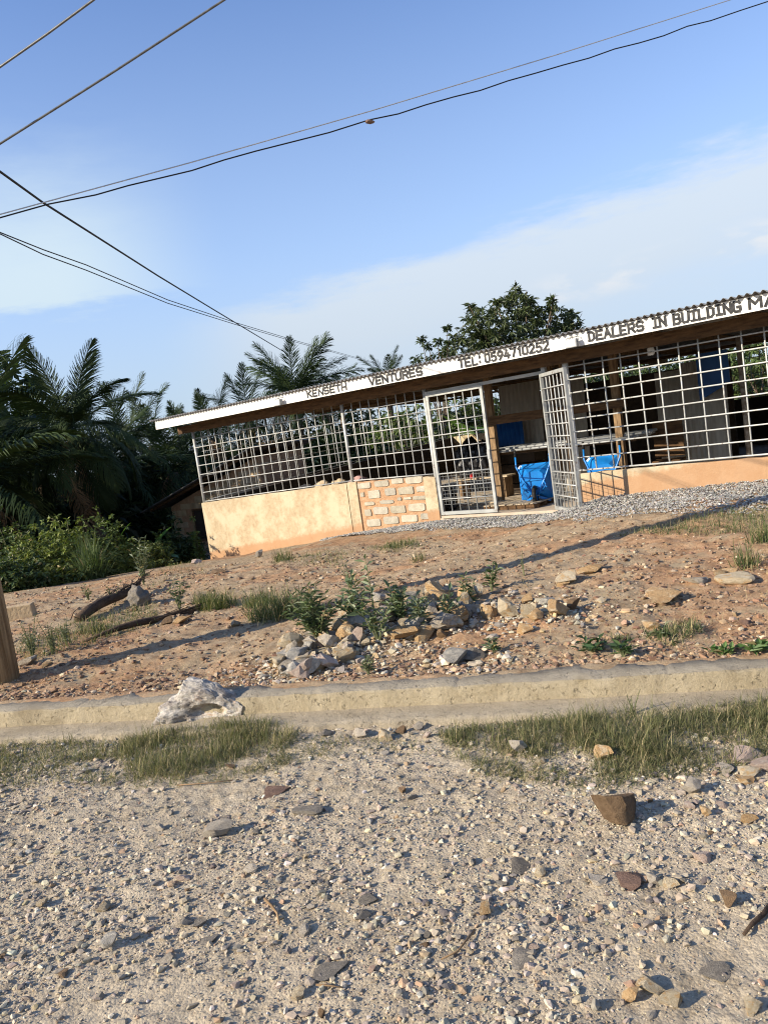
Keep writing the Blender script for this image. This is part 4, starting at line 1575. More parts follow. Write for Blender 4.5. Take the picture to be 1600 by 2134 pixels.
o_ = mass('distant_wood', 5200, (-90, 90, 55, 75), 1.5, .8, (.030, .050, .02), (.06, .085, .03), 71, lambda x, y, r: (3.2 + 3.0 * fbm(x, x * 0, 3, .12)) * r.random(len(x)) ** .6)
tag(o_, 'far-off wood of dark trees behind everything', 'wood', kind='stuff')
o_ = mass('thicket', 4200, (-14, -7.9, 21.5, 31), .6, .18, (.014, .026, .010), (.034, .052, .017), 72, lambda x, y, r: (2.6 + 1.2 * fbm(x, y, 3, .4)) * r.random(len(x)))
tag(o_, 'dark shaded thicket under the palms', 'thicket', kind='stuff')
o_ = mass('undergrowth', 6800, (-8.5, 16, 29.5, 40), .42, .15, (.030, .050, .018), (.075, .11, .036), 73, lambda x, y, r: (3.0 + 1.0 * fbm(x, y, 3, .4)) * r.random(len(x)))
tag(o_, 'dense green undergrowth behind the shop', 'undergrowth', kind='stuff')


def in_shop(x, y, pad=.25):
    s, o = so(x, y)
    return (s > -5.3 - pad) and (o > -pad) and (o < BK + pad)


def shrub(name, label, px_, py_, Y, wpx, hpx, ln, wd, n, c1, c2, seed, group=None, nleaf=8, dry=.03):
    r_ = np.random.default_rng(seed)
    c = at(px_, py_, Y)
    gz = float(yard(c.x, Y))
    top = max(c.z + hpx * Y / 1600 - gz, .4)
    w = wpx * Y / 1600
    root = empty(name, (c.x, Y, gz - .02), 0, label, 'shrub', group)
    C = ball_points(n, r_, .25)
    dn_ = C / (np.linalg.norm(C, axis=1, keepdims=True) + 1e-6)
    C = C * (.80 + .95 * fbm(dn_[:, 0] * 1.7 + seed * 3.1, dn_[:, 1] * 1.7 + dn_[:, 2] * 2.3, 3, 1.4))[:, None]
    C[:, 2] = np.abs(C[:, 2]) * (1.1 + .5 * fbm(C[:, 0] * 2 + seed, C[:, 1] * 2, 3, 1.3)) + .04
    C = C * np.array([w, w * .8, top])
    V, F = tufts(C, nleaf, ln, wd, r_, .1)
    cc = np.repeat(r_.uniform(.7, 1.3, n), nleaf * 4)[:, None]
    link('foliage', mesh_np('foliage', V, [F], leaf_cols(n * nleaf, c1, c2, r_, dry) * cc), MAT['leaf'], root)
    m_ = MB()
    for k in range(0, n, max(1, n // 45)):
        e = C[k]
        m_.tube([(e[0] * .25, e[1] * .25, 0), (e[0] * .6, e[1] * .6, e[2] * .6), tuple(e)], [.012, .008, .004], 4, False)
    m_.build('stem', MAT['stem'], root)
    return root


G_SH = 'weedy bushes left of the shop'
YG1, YG2 = (.11, .15, .033), (.245, .275, .075)
DG1, DG2 = (.034, .060, .020), (.095, .130, .042)
shrub('bush', 'yellow-green bush in the middle of the weedy bank', 150, 1170, 15.2, 95, 75, .105, .042, 1100, YG1, YG2, 101, G_SH)
shrub('bush', 'leafy green bush behind the tall grass tuft', 225, 1150, 16.0, 80, 60, .105, .042, 850, YG1, DG2, 102, G_SH)
shrub('bush', 'dark green bush lowest at the left edge', 15, 1220, 13.2, 90, 62, .10, .045, 750, DG1, DG2, 103, G_SH)
shrub('bush', 'dark bush behind at the left edge below the drooping fronds', 35, 1150, 15.8, 75, 60, .12, .05, 560, DG1, DG2, 104, G_SH)
shrub('bush', 'small dark bush on the near foot of the weedy bank', 110, 1225, 14.0, 75, 35, .12, .05, 380, DG1, YG2, 105, G_SH)
shrub('bush', 'low bush right of the tall grass tuft toward the shop corner', 318, 1160, 17.4, 50, 28, .10, .04, 400, DG1, YG2, 106, G_SH)
shrub('bush', 'dark low bush in front of the hut', 370, 1130, 20.5, 60, 30, .16, .06, 300, DG1, DG2, 107, G_SH)
shrub('bush', 'loose yellow-green bush just right of the tall grass tuft', 268, 1185, 15.6, 55, 48, .095, .038, 620, YG1, YG2, 111, G_SH)
shrub('bush', 'low yellowish bush between the banana plant and the shop corner', 335, 1150, 18.2, 45, 30, .10, .04, 380, YG1, DG2, 112, G_SH)
shrub('bush', 'yellow-green bush at the left of the weedy bank', 70, 1185, 14.8, 65, 55, .095, .04, 700, YG1, YG2, 113, G_SH)
shrub('bush', 'bright sprig of weeds climbing at the hut window', 407, 1110, 19.6, 15, 32, .13, .04, 60, YG1, (.18, .24, .06), 108, G_SH, dry=0)


def grass_blades(P, ln, wd, lean, r_, c1, c2, dry, lift=0.0):
    n = len(P)
    az = r_.uniform(0, 2 * math.pi, n)
    le = np.abs(r_.normal(lean, .42, n))
    H = np.stack([np.cos(az), np.sin(az), np.zeros(n)], 1)
    S = np.stack([-np.sin(az), np.cos(az), np.zeros(n)], 1)
    L, W = ln[:, None], wd[:, None]
    up = np.array([0, 0, 1.0])
    c1_, s1_ = np.cos(le)[:, None], np.sin(le)[:, None]
    l2 = le * 1.7 + .15
    c2_, s2_ = np.cos(l2)[:, None], np.sin(l2)[:, None]
    A = P + (H * s1_ + up * c1_) * L * .55
    B = A + (H * s2_ + up * c2_) * L * .45
    V = np.stack([P - S * W, P + S * W, A - S * W * .75, A + S * W * .75, B], 1).reshape(-1, 3)
    i = np.arange(n) * 5
    Q = np.stack([i, i + 1, i + 3, i + 2], 1)
    T = np.stack([i + 2, i + 3, i + 4], 1)
    f = r_.random((n, 1))
    c = (np.array(c1) * (1 - f) + np.array(c2) * f) * r_.uniform(.75, 1.25, (n, 1))
    k = r_.random(n) < dry
    c[k] = np.array((.42, .34, .19)) * r_.uniform(.65, 1.2, (k.sum(), 1))
    return V, [Q, T], np.repeat(c, 5, 0)


def tuft(name, label, pos, h, spread, n, c1, c2, seed, lean=.35, wd=.004, dry=.1, group=None, cat='grass tuft'):
    r_ = np.random.default_rng(seed)
    a_ = r_.uniform(0, 2 * math.pi, n)
    rr = spread * r_.random(n) ** .6
    P = np.stack([np.cos(a_) * rr, np.sin(a_) * rr, np.zeros(n) - .01], 1)
    V, F, c = grass_blades(P, h * r_.uniform(.5, 1.1, n), wd * r_.uniform(.6, 1.2, n), lean, r_, c1, c2, dry)
    o_ = link(name, mesh_np(name, V, F, c), MAT['leaf_dry'])
    o_.location = pos
    return tag(o_, label, cat, group)


def gpos(px_, py_, Y):
    c = at(px_, py_, Y)
    return Vector((c.x, Y, float(yard(c.x, Y))))


GG1, GG2 = (.060, .085, .030), (.14, .165, .065)
tuft('grass_tuft', 'tall arching grass tuft in front of the weedy bank', gpos(195, 1200, 14.3), .95, .22, 420, (.07, .11, .045), (.15, .19, .085), 201, .45, .009, .05)


def banana(pos, label, leaves, seed):
    r_ = random.Random(seed)
    root = empty('banana_plant', pos, 0, label, 'banana plant', 'banana plants')
    MB().tube([(0, 0, 0), (0, 0, .5)], [.07, .05], 8).build('stem', MAT['stem'], root, True)
    for yaw, el, L, W in leaves:
        V, F = [], []
        n = 8
        for k in range(n + 1):
            t = k / n
            an = el - t * t * .9
            x = L * t * math.cos(el - t * .35)
            z = .35 + L * t * math.sin(el - t * .35)
            w = W * math.sin(math.pi * min(1, .06 + .94 * t)) ** .55
            V += [(x, -w, z + .18 * w), (x, 0, z), (x, w, z + .18 * w)]
            if k:
                a_, b_ = (k - 1) * 3, k * 3
                F += [(a_, a_ + 1, b_ + 1, b_), (a_ + 1, a_ + 2, b_ + 2, b_ + 1)]
        me = bpy.data.meshes.new('leaf')
        me.from_pydata(V, [], F)
        me.shade_smooth()
        o_ = link('leaf', me, MAT['banana'], root)
        o_.rotation_euler = (0, 0, yaw)
    return root


banana(gpos(228, 1130, 17.5), 'young banana plant with one bright upright leaf behind the bushes', [(.3, 1.35, 1.0, .15), (2.6, .7, .9, .14), (-.3, .5, 1.0, .14), (4.2, .6, .8, .13)], 1)
banana(gpos(308, 1140, 18.3), 'young banana plant between the bushes and the shop corner', [(.6, 1.15, .95, .14), (2.2, .6, .9, .14), (-.5, .35, .95, .14), (3.9, .7, .8, .13)], 2)
bx, by = fxy(-3.2, BK + 1.0)
banana(Vector((bx, by, float(yard(bx, by)))), 'large banana plant behind the shop seen through the closed gate leaf', [(3.3, 1.3, 2.9, .42), (2.4, 1.0, 2.6, .40), (4.4, 1.1, 2.8, .42), (.6, 1.2, 2.7, .40), (5.4, .9, 2.4, .38)], 3)
bx, by = fxy(-4.6, BK + 1.4)
banana(Vector((bx, by, float(yard(bx, by)))), 'large banana plant behind the shop seen through the second grille bay', [(3.5, 1.25, 2.8, .40), (2.2, .9, 2.6, .38), (4.6, 1.0, 2.6, .40), (.4, 1.2, 2.5, .38)], 4)


# ------------------------------------------------------------------ stones
def chips(nv, ncut, r_, depth=(.55, .92)):
    """Base shapes: icosahedra shaved by random planes."""
    ph = (1 + 5 ** .5) / 2
    V0 = np.array([(-1, ph, 0), (1, ph, 0), (-1, -ph, 0), (1, -ph, 0), (0, -1, ph), (0, 1, ph), (0, -1, -ph), (0, 1, -ph), (ph, 0, -1), (ph, 0, 1), (-ph, 0, -1), (-ph, 0, 1)]) / math.hypot(1, ph)
    F = np.array([(0, 11, 5), (0, 5, 1), (0, 1, 7), (0, 7, 10), (0, 10, 11), (1, 5, 9), (5, 11, 4), (11, 10, 2), (10, 7, 6), (7, 1, 8), (3, 9, 4), (3, 4, 2), (3, 2, 6), (3, 6, 8), (3, 8, 9), (4, 9, 5), (2, 4, 11), (6, 2, 10), (8, 6, 7), (9, 8, 1)])
    out = []
    for k in range(nv):
        v = V0 + r_.normal(0, .13, V0.shape)
        for c in range(ncut):
            d = r_.normal(0, 1, 3)
            d /= np.linalg.norm(d)
            h = r_.uniform(*depth)
            q = v @ d
            v = v - np.outer(np.maximum(q - h, 0), d)
        out.append(v)
    return np.array(out), F


def rand_rot(n, r_):
    q = r_.normal(0, 1, (n, 4))
    q /= np.linalg.norm(q, axis=1, keepdims=True)
    w, x, y, z = q.T
    return np.stack([1 - 2 * (y * y + z * z), 2 * (x * y - z * w), 2 * (x * z + y * w), 2 * (x * y + z * w), 1 - 2 * (x * x + z * z), 2 * (y * z - x * w), 2 * (x * z - y * w), 2 * (y * z + x * w), 1 - 2 * (x * x + y * y)], 1).reshape(n, 3, 3)


def scatter(name, X, Y, Z, rad, cols, seed, flat=.55, sink=.22, cut=6, depth=(.30, .85), octa=False):
    r_ = np.random.default_rng(seed)
    base, F = chips(48, cut, r_, depth)
    if octa:
        base = np.array([(1, 0, 0), (0, 1, 0), (-1, 0, 0), (0, -1, 0), (0, 0, 1), (0, 0, -1)])[None] * r_.uniform(.6, 1.1, (48, 6, 1)) + r_.normal(0, .15, (48, 6, 3))
        F = np.array([(0, 1, 4), (1, 2, 4), (2, 3, 4), (3, 0, 4), (1, 0, 5), (2, 1, 5), (3, 2, 5), (0, 3, 5)])
    nb = base.shape[1]
    n = len(X)
    v = base[r_.integers(0, 48, n)]
    v = np.einsum('nij,nkj->nki', rand_rot(n, r_), v)
    sc = np.stack([r_.uniform(.75, 1.35, n), r_.uniform(.7, 1.2, n), r_.uniform(.45, .9, n) * flat / .62], 1)
    v = v * (sc * rad[:, None])[:, None, :]
    a_ = r_.uniform(0, 2 * math.pi, n)
    ca, sa = np.cos(a_)[:, None], np.sin(a_)[:, None]
    v = np.stack([v[:, :, 0] * ca - v[:, :, 1] * sa, v[:, :, 0] * sa + v[:, :, 1] * ca, v[:, :, 2]], 2)
    h = -v[:, :, 2].min(1)
    v += np.stack([X, Y, Z + h * (1 - 2 * sink)], 1)[:, None, :]
    FF = (F[None] + (np.arange(n) * nb)[:, None, None]).reshape(-1, 3)
    return mesh_np(name, v.reshape(-1, 3), [FF], np.repeat(cols, nb, 0))


def palette(n, r_, pal, w, var=.2):
    pal = np.array(pal)
    i = r_.choice(len(pal), n, p=np.array(w) / sum(w))
    return pal[i] * r_.uniform(1 - var, 1 + var, (n, 1)) * r_.uniform(.95, 1.05, (n, 3))


ROADP = [(.43, .36, .26), (.48, .415, .315), (.35, .295, .22), (.26, .22, .175), (.58, .53, .43), (.35, .245, .16), (.18, .155, .13), (.46, .37, .22)]
ROADW = [30, 17, 22, 18, 5, 5, 11, 2]


def kxy(a, b):
    return K0[0] + a * KA[0] + b * KB[0], K0[1] + a * KA[1] + b * KB[1]


def road_grains(name, label, n, r0, r1, par, rmax, thr, octa, seed):
    r_ = np.random.default_rng(seed)
    b_ = -.20 - 2.75 * r_.random(n)
    a_ = r_.uniform(-1, 1.12, n) * (1.98 + (b_ + 3.1) * .52)
    x, y = kxy(a_, b_)
    dens = fbm(x, y, 3, 1.1) + .35 * fbm(x + 9, y, 2, 6)
    keep = dens + r_.uniform(-.4, .4, n) > thr
    x, y = x[keep], y[keep]
    n = len(x)
    rad = np.minimum(r0 + r1 * r_.pareto(par, n), rmax)
    o_ = link(name, scatter(name, x, y, road(x, y), rad, palette(n, r_, ROADP, ROADW), seed + 1, octa=octa), MAT['pebble'])
    tag(o_, label, name, kind='stuff')


road_grains('gravel', 'small loose angular gravel covering the road', 66000, .0038, .0040, 2.15, .018, -.15, False, 301)
road_grains('grit', 'fine grit between the gravel of the road', 90000, .0022, .0016, 2.5, .006, -.45, True, 305)

# pebbles and clods of the dirt yard
DP = [(.31, .205, .128), (.22, .138, .088), (.35, .245, .155), (.14, .085, .055), (.45, .37, .26), (.33, .265, .19), (.25, .145, .092)]
r_ = np.random.default_rng(311)
n = 60000
b_ = KW + .02 + 6.5 * r_.random(n) ** 1.7
a_ = r_.uniform(-1, 1, n) * (3.1 + b_ * .75)
x, y = kxy(a_, b_)
s, o = so(x, y)
dn = fbm(x, y, 3, 1.1) + .5 * fbm(x + 4, y, 2, 4)
keep = (o < -.1) & (dn + r_.uniform(-.5, .5, n) - .07 * b_ > -.40)
x, y, b_ = x[keep], y[keep], b_[keep]
n = len(x)
rad = np.minimum(.0036 + .0052 * r_.pareto(2.0, n), .026) * (1 + .05 * b_)
cl = palette(n, r_, DP, [25, 20, 14, 12, 8, 6, 8])
bg_ = rad > .0085
o_ = link('yard_pebbles', scatter('yard_pebbles', x[bg_], y[bg_], yard(x[bg_], y[bg_]), rad[bg_], cl[bg_], 313, sink=.32), MAT['pebble'])
tag(o_, 'coarser pebbles and lumps lying on the dirt yard', 'pebbles', kind='stuff')
x, y, rad, cl = x[~bg_], y[~bg_], rad[~bg_], cl[~bg_]
o_ = link('dirt_clods', scatter('dirt_clods', x, y, yard(x, y), rad, cl, 312, sink=.32, octa=True), MAT['pebble'])
tag(o_, 'fine loose clods of the reddish dirt yard', 'dirt clods', kind='stuff')

# blue-grey crushed stone heaped along the shop front
r_ = np.random.default_rng(321)
n = 46000
s = r_.uniform(-1.6, 9.0, n)
wid = np.interp(s, [-1.6, -1.0, 1.0, 2.5, 3.4, 4.3, 6.4, 9], [.15, .5, .95, 1.15, 1.5, 1.9, 2.2, 2.4])
o = -wid * r_.random(n) ** 1.1 * (1 + .35 * fbm(s, s * 0, 3, 1.2))
x, y = fxy(s, o)
keep = r_.random(n) < np.clip(1.25 - (-o / wid) ** 2.5, .05, 1)
gate = (s > 1.2) & (s < 3.5)
keep &= ~(gate & (o > -.10))
x, y, o, s, wid = x[keep], y[keep], o[keep], s[keep], wid[keep]
n = len(x)
z = yard(x, y) + .012 + .03 * r_.random(n) * np.clip(1 - (-o / wid), 0, 1)
GP = [(.29, .28, .26), (.39, .38, .35), (.21, .205, .195), (.50, .48, .44), (.33, .29, .23)]
rad = r_.uniform(.009, .020, n)
o_ = link('crushed_stone', scatter('crushed_stone', x, y, z, rad, palette(n, r_, GP, [30, 25, 20, 12, 10]), 322, sink=.1, octa=True), MAT['pebble'])
tag(o_, 'blue-grey crushed stone spread along the shop front', 'crushed stone', kind='stuff')

# single stones -----------------------------------------------------


def stone_mesh(seed, cuts=11, sub=3, rough=.05, lo=.45, hi=.85):
    import bmesh
    from mathutils import noise as mn
    r_ = random.Random(seed)
    bm = bmesh.new()
    bmesh.ops.create_icosphere(bm, subdivisions=sub, radius=1)
    pl_ = []
    for k in range(cuts):
        d = Vector((r_.gauss(0, 1), r_.gauss(0, 1), r_.gauss(0, 1))).normalized()
        pl_.append((d, r_.uniform(lo, hi)))
    for v in bm.verts:
        for d, h in pl_:
            q = v.co.dot(d)
            if q > h:
                v.co -= d * (q - h)
        v.co += v.co.normalized() * rough * mn.noise(v.co * 3 + Vector((seed, 0, 0)))
    c = sum((v.co for v in bm.verts), Vector()) / len(bm.verts)
    ex = [max(abs((v.co - c)[i]) for v in bm.verts) for i in range(3)]
    for v in bm.verts:
        v.co = Vector([(v.co - c)[i] / ex[i] for i in range(3)])
    me = bpy.data.meshes.new('stone')
    bm.to_mesh(me)
    bm.free()
    me.shade_flat() if sub < 3 else me.set_sharp_from_angle(angle=R(24))
    return me


SMESH = {}


def get_stone(matname, k, sub=3):
    key = (matname, k, sub)
    if key not in SMESH:
        me = stone_mesh(k * 13 + 5, 12 + k % 6, sub, .05, .32, .62)
        me.materials.append(MAT[matname])
        SMESH[key] = me
    return SMESH[key]


_sn = [0]


def stone(pos, half, matname, label, group=None, name='stone', rz=None, sink=.25, tilt=.12, sub=3, cat='stone'):
    _sn[0] += 1
    k = _sn[0]
    o_ = link(name, get_stone(matname, k % 13, sub))
    o_.scale = half
    o_.rotation_euler = (random.uniform(-tilt, tilt), random.uniform(-tilt, tilt), random.uniform(0, 6.28) if rz is None else rz)
    o_.location = (pos[0], pos[1], pos[2] + half[2] * (1 - 2 * sink))
    return tag(o_, label, cat, group)


def pstone(px_, py_, wpx, hpx, matname, label, group=None, depthf=.9, **kw):
    """A stone seen at this photo position: base centre, width and height in photo pixels."""
    p = spot(px_, py_ + hpx * .28)
    sc = np.linalg.norm(np.array(p) - (0, 0, CAMH)) / FPX
    hx = wpx * sc / 2
    hz = max(hpx * sc / 2 * kw.pop('hf', .85), hx * .15)
    return stone(p, (hx, hx * depthf, hz), matname, label, group, rz=kw.pop('rz', random.uniform(-.3, .3)), **kw)


pstone(1285, 1690, 86, 74, 'brown', 'large brown block of stone casting a long shadow on the gravel road', depthf=.8, rz=.25, sink=.05)
pstone(1080, 1558, 34, 36, 'pale', 'pale stone at the lower edge of the right grass strip, left of the orange-white one', sink=.05)
pstone(1256, 1570, 42, 34, 'orange', 'orange and white stone at the lower edge of the right grass strip', sink=.05)
pstone(1444, 1641, 38, 34, 'pale', 'beige stone upper right of the large brown block', sink=.05)
pstone(1350, 2052, 62, 36, 'cream', 'flat cream stone, largest of the three by the bottom edge of the road', depthf=.6, rz=-.5)
pstone(1316, 2074, 36, 38, 'orange', 'tan pointed stone, leftmost of the three by the bottom edge of the road', sink=.1)
pstone(1402, 2080, 44, 32, 'cream', 'cream stone, rightmost of the three by the bottom edge of the road', depthf=.6, rz=-.6)
pstone(457, 1732, 60, 32, 'pale', 'long tan stone lying alone on the left half of the road', depthf=.55, rz=.2, sink=.05)
pstone(690, 2008, 78, 48, 'slate', 'dark slate slab set flush in the road left of the middle', hf=.25, depthf=.7, rz=.5)
pstone(1086, 1985, 58, 60, 'slate', 'dark grey slab set flush in the road right of the middle', hf=.25)
pstone(640, 1684, 64, 34, 'slate', 'grey slate chip below the end of the left grass strip', hf=.5, depthf=.6)
pstone(575, 1641, 62, 30, 'maroon', 'brownish slab half sunk in the road just below the left grass strip', hf=.35)
pstone(1313, 1831, 58, 32, 'maroon', 'maroon stone in the loose row of stones on the right of the road', hf=.7)
pstone(1242, 1829, 40, 24, 'pale', 'flat pale stone left of the maroon stone', hf=.4)
pstone(1362, 1832, 28, 32, 'pale', 'upright pale stone right of the maroon stone')
pstone(1394, 1838, 30, 26, 'cream', 'cream stone second to the right of the maroon stone')
pstone(1126, 1815, 26, 28, 'cream', 'cream pebble by the dark flat slab on the right of the road')
pstone(1085, 1802, 60, 24, 'slate', 'dark flat slab beside the cream pebble on the right of the road', hf=.3)
pstone(637, 1785, 14, 15, 'cream', 'small bright white pebble near the middle of the road', sink=.05)
pstone(1012, 1896, 27, 28, 'orange', 'small tan stone standing alone right of the middle of the road', sink=.08)
pstone(228, 1966, 32, 26, 'grey', 'pale stone with a dark shaded side on the lower left of the road', sink=.05)
pstone(770, 1870, 40, 22, 'slate', 'dark slate chip on the middle of the road', hf=.5)
pstone(752, 1902, 36, 22, 'slate', 'dark slate chip just below another chip on the middle of the road', hf=.5)
pstone(88, 1884, 20, 16, 'cream', 'small pale round stone on the lower left of the road', sink=.05)
pstone(1568, 2094, 32, 30, 'cream', 'cream stone in the lower right corner of the road')
pstone(1520, 1868, 34, 36, 'brown', 'brown stone with a deep shadow at the right of the road')
pstone(1462, 1785, 36, 26, 'pink', 'pinkish stone above the brown one at the right of the road')
pstone(1470, 1693, 20, 24, 'orange', 'small tan stone right of the large brown block', sink=.08)
pstone(1556, 1704, 30, 20, 'orange', 'flat orange stone at the right edge of the road')
pstone(1490, 2015, 60, 40, 'slate', 'dark flat slab low at the right of the road', hf=.25)
pstone(388, 1918, 28, 24, 'slate', 'small dark slate stone on the lower left of the road', hf=.6)
pstone(430, 1955, 44, 26, 'slate', 'dark flat stone below the small slate one on the lower left', hf=.4)
pstone(352, 1994, 30, 20, 'pale', 'pale flat stone on the lower left of the road', hf=.5)
pstone(622, 2072, 26, 24, 'cream', 'cream pointed stone at the bottom of the road left of the middle')
pstone(672, 2112, 14, 24, 'brown', 'small dark brown stone at the bottom of the road')
for px_, py_, w, h, mt_, lab in ((1553, 1572, 70, 40, 'pink', 'large pinkish stone of the small pile at the end of the right grass strip'), (1592, 1592, 44, 34, 'pink', 'pale pink stone at the frame edge in the small pile'),
                                 (1560, 1607, 46, 22, 'cream', 'cream stone in front of the small pile by the right grass strip'), (1515, 1600, 34, 24, 'pale', 'grey-white stone left in the small pile by the right grass strip'),
                                 (1550, 1625, 36, 20, 'orange', 'tan stone lowest of the small pile by the right grass strip')):
    pstone(px_, py_, w, h, mt_, lab, 'small pile of stones at the road edge')
for px_, py_, w, h, mt_, lab in ((803, 1532, 36, 32, 'cream', 'cream stone on the gutter edge in the gap between the grass strips'), (750, 1526, 30, 26, 'pale', 'grey-white stone left of the cream one at the gutter edge'),
                                 (872, 1513, 26, 20, 'pale', 'pale stone right of the cream one at the gutter edge'), (680, 1527, 34, 18, 'slate', 'dark flat stone beside the end of the left grass strip'),
                                 (890, 1530, 22, 20, 'pink', 'pinkish stone rightmost in the gap between the grass strips'), (838, 1520, 24, 20, 'brown', 'brown stone between the pale ones at the gutter edge')):
    pstone(px_, py_, w, h, mt_, lab, 'stones in the gap between the grass strips')

# generic larger road stones
r_ = np.random.default_rng(401)
gm = ['pale', 'grey', 'pale', 'cream', 'pale', 'brown', 'pink', 'pale', 'slate']
k = 0
while k < 230:
    b = -.3 - 2.5 * r_.random()
    a = r_.uniform(-1, 1) * (1.75 + (b + 3.1) * .45)
    x, y = kxy(a, b)
    h = .011 + .007 * min(r_.pareto(2.2), 2.0)
    stone((x, y, float(road(x, y))), (h * r_.uniform(.9, 1.4), h * r_.uniform(.7, 1.1), h * r_.uniform(.4, .75)), gm[k % 9],
          'small loose stone among the many alike on the gravel road', 'loose stones strewn over the gravel road', sink=.22, sub=2)
    k += 1


# big veined rock on the kerb
def kerb_rock():
    import bmesh
    from mathutils import noise as mn
    p = spot(425, 1492)
    bm = bmesh.new()
    bmesh.ops.create_icosphere(bm, subdivisions=6, radius=1)
    r_ = random.Random(77)
    pls = [(Vector((r_.gauss(0, 1), r_.gauss(0, 1), r_.gauss(0, .8))).normalized(), r_.uniform(.62, .95)) for _ in range(13)]
    for v in bm.verts:
        co = v.co.copy()
        for d, h in pls:
            q = co.dot(d)
            if q > h:
                co -= d * (q - h)
        x, y, z = co
        zt = max(z, -.35)
        zt = max(z, -.25)
        H = float(np.interp(x, [-1, -.78, -.45, -.30, -.16, .10, .30, .55, 1], [.02, .06, .12, .17, .245, .225, .17, .12, .03]))
        q = Vector((x * .33, y * .17, zt * H * 1.12))
        nz = mn.noise(q * 8) * .024 + mn.noise(q * 19) * .016 + mn.noise(q * 45) * .010 + mn.noise(q * 110) * .004 - max(0, mn.noise(q * 13 + Vector((9, 0, 0))) - .15) * .05 - abs(mn.noise(q * 6 + Vector((4, 0, 0)))) * .02
        q += Vector((co.x * .4, co.y, co.z)).normalized() * nz
        e = ((q.x - .05) / .085) ** 2 + ((q.z - .05) / .06) ** 2
        if q.y < 0:
            q.y += .055 * max(0, 1 - e) ** .6
        v.co = q
    me = bpy.data.meshes.new('rock')
    bm.to_mesh(me)
    bm.free()
    me.set_sharp_from_angle(angle=R(20))
    o_ = link('rock', me, MAT['quartz'])
    o_.location = (p.x - .01, p.y + .06, .0)
    o_.scale = (1.42, 1.1, .88)
    o_.rotation_euler = (0, 0, R(-12))
    tag(o_, 'large pale veined rock with a dark hollow lying against the kerb', 'rock')


kerb_rock()

# rubble heaps in the yard
G_R = 'rocks of the rubble heaps in the yard'


def heap(poly, n, mats, size, label, seed):
    r_ = random.Random(seed)
    for k in range(n):
        while True:
            px_ = r_.uniform(min(p[0] for p in poly), max(p[0] for p in poly))
            py_ = r_.uniform(min(p[1] for p in poly), max(p[1] for p in poly))
            ins = False
            j = len(poly) - 1
            for i in range(len(poly)):
                (xi, yi), (xj, yj) = poly[i], poly[j]
                if (yi > py_) != (yj > py_) and px_ < (xj - xi) * (py_ - yi) / (yj - yi) + xi:
                    ins = not ins
                j = i
            if ins:
                break
        p = spot(px_, py_)
        h = r_.uniform(*size)
        stone((p.x, p.y, p.z + r_.uniform(0, .03)), (h * r_.uniform(.9, 1.5), h * r_.uniform(.7, 1.1), h * r_.uniform(.5, .95)), r_.choice(mats), label, G_R, sink=.15, tilt=.6, sub=2, name='rubble_rock', cat='rock')


heap([(575, 1395), (600, 1345), (660, 1330), (740, 1330), (765, 1350), (720, 1385), (640, 1410), (585, 1420)], 52, ['cream', 'grey', 'pale', 'cream', 'pale', 'pink'], (.032, .07), 'broken rock in the near left heap by the kerb', 1)
heap([(690, 1325), (720, 1285), (800, 1255), (900, 1230), (1000, 1235), (1010, 1275), (960, 1310), (870, 1335), (760, 1340)], 74, ['grey', 'pale', 'cream', 'cream', 'pale', 'orange'], (.04, .085), 'broken rock in the long heap among the weeds', 2)
heap([(640, 1315), (700, 1290), (730, 1330), (680, 1350)], 14, ['cream', 'pale', 'orange'], (.03, .06), 'broken rock in the heap around the bushy weed', 3)
def rubble_chips():
    r_ = np.random.default_rng(431)
    C = np.array([spot(px_, py_)[:2] for px_, py_ in ((600, 1395), (640, 1370), (690, 1350), (740, 1340), (700, 1385), (740, 1310), (800, 1300), (860, 1290), (920, 1280), (980, 1265), (840, 1325), (1060, 1280), (1150, 1280), (960, 1385))])
    i = r_.integers(0, len(C), 3000)
    q = C[i] + r_.normal(0, 1, (3000, 2)) * np.array([.20, .20])
    a_, b_ = ab(q[:, 0], q[:, 1])
    q = q[b_ > KW - .02]
    n = len(q)
    pal_ = [(.44, .38, .28), (.52, .46, .36), (.34, .30, .24), (.42, .30, .17), (.22, .19, .16)]
    me = scatter('rubble_chips', q[:, 0], q[:, 1], yard(q[:, 0], q[:, 1]), np.minimum(.010 + .010 * r_.pareto(2.5, n), .04), palette(n, r_, pal_, [30, 25, 20, 12, 10]), 432, sink=.15)
    tag(link('rubble_chips', me, MAT['pebble']), 'small broken chips of stone around the rubble heaps', 'chips', kind='stuff')


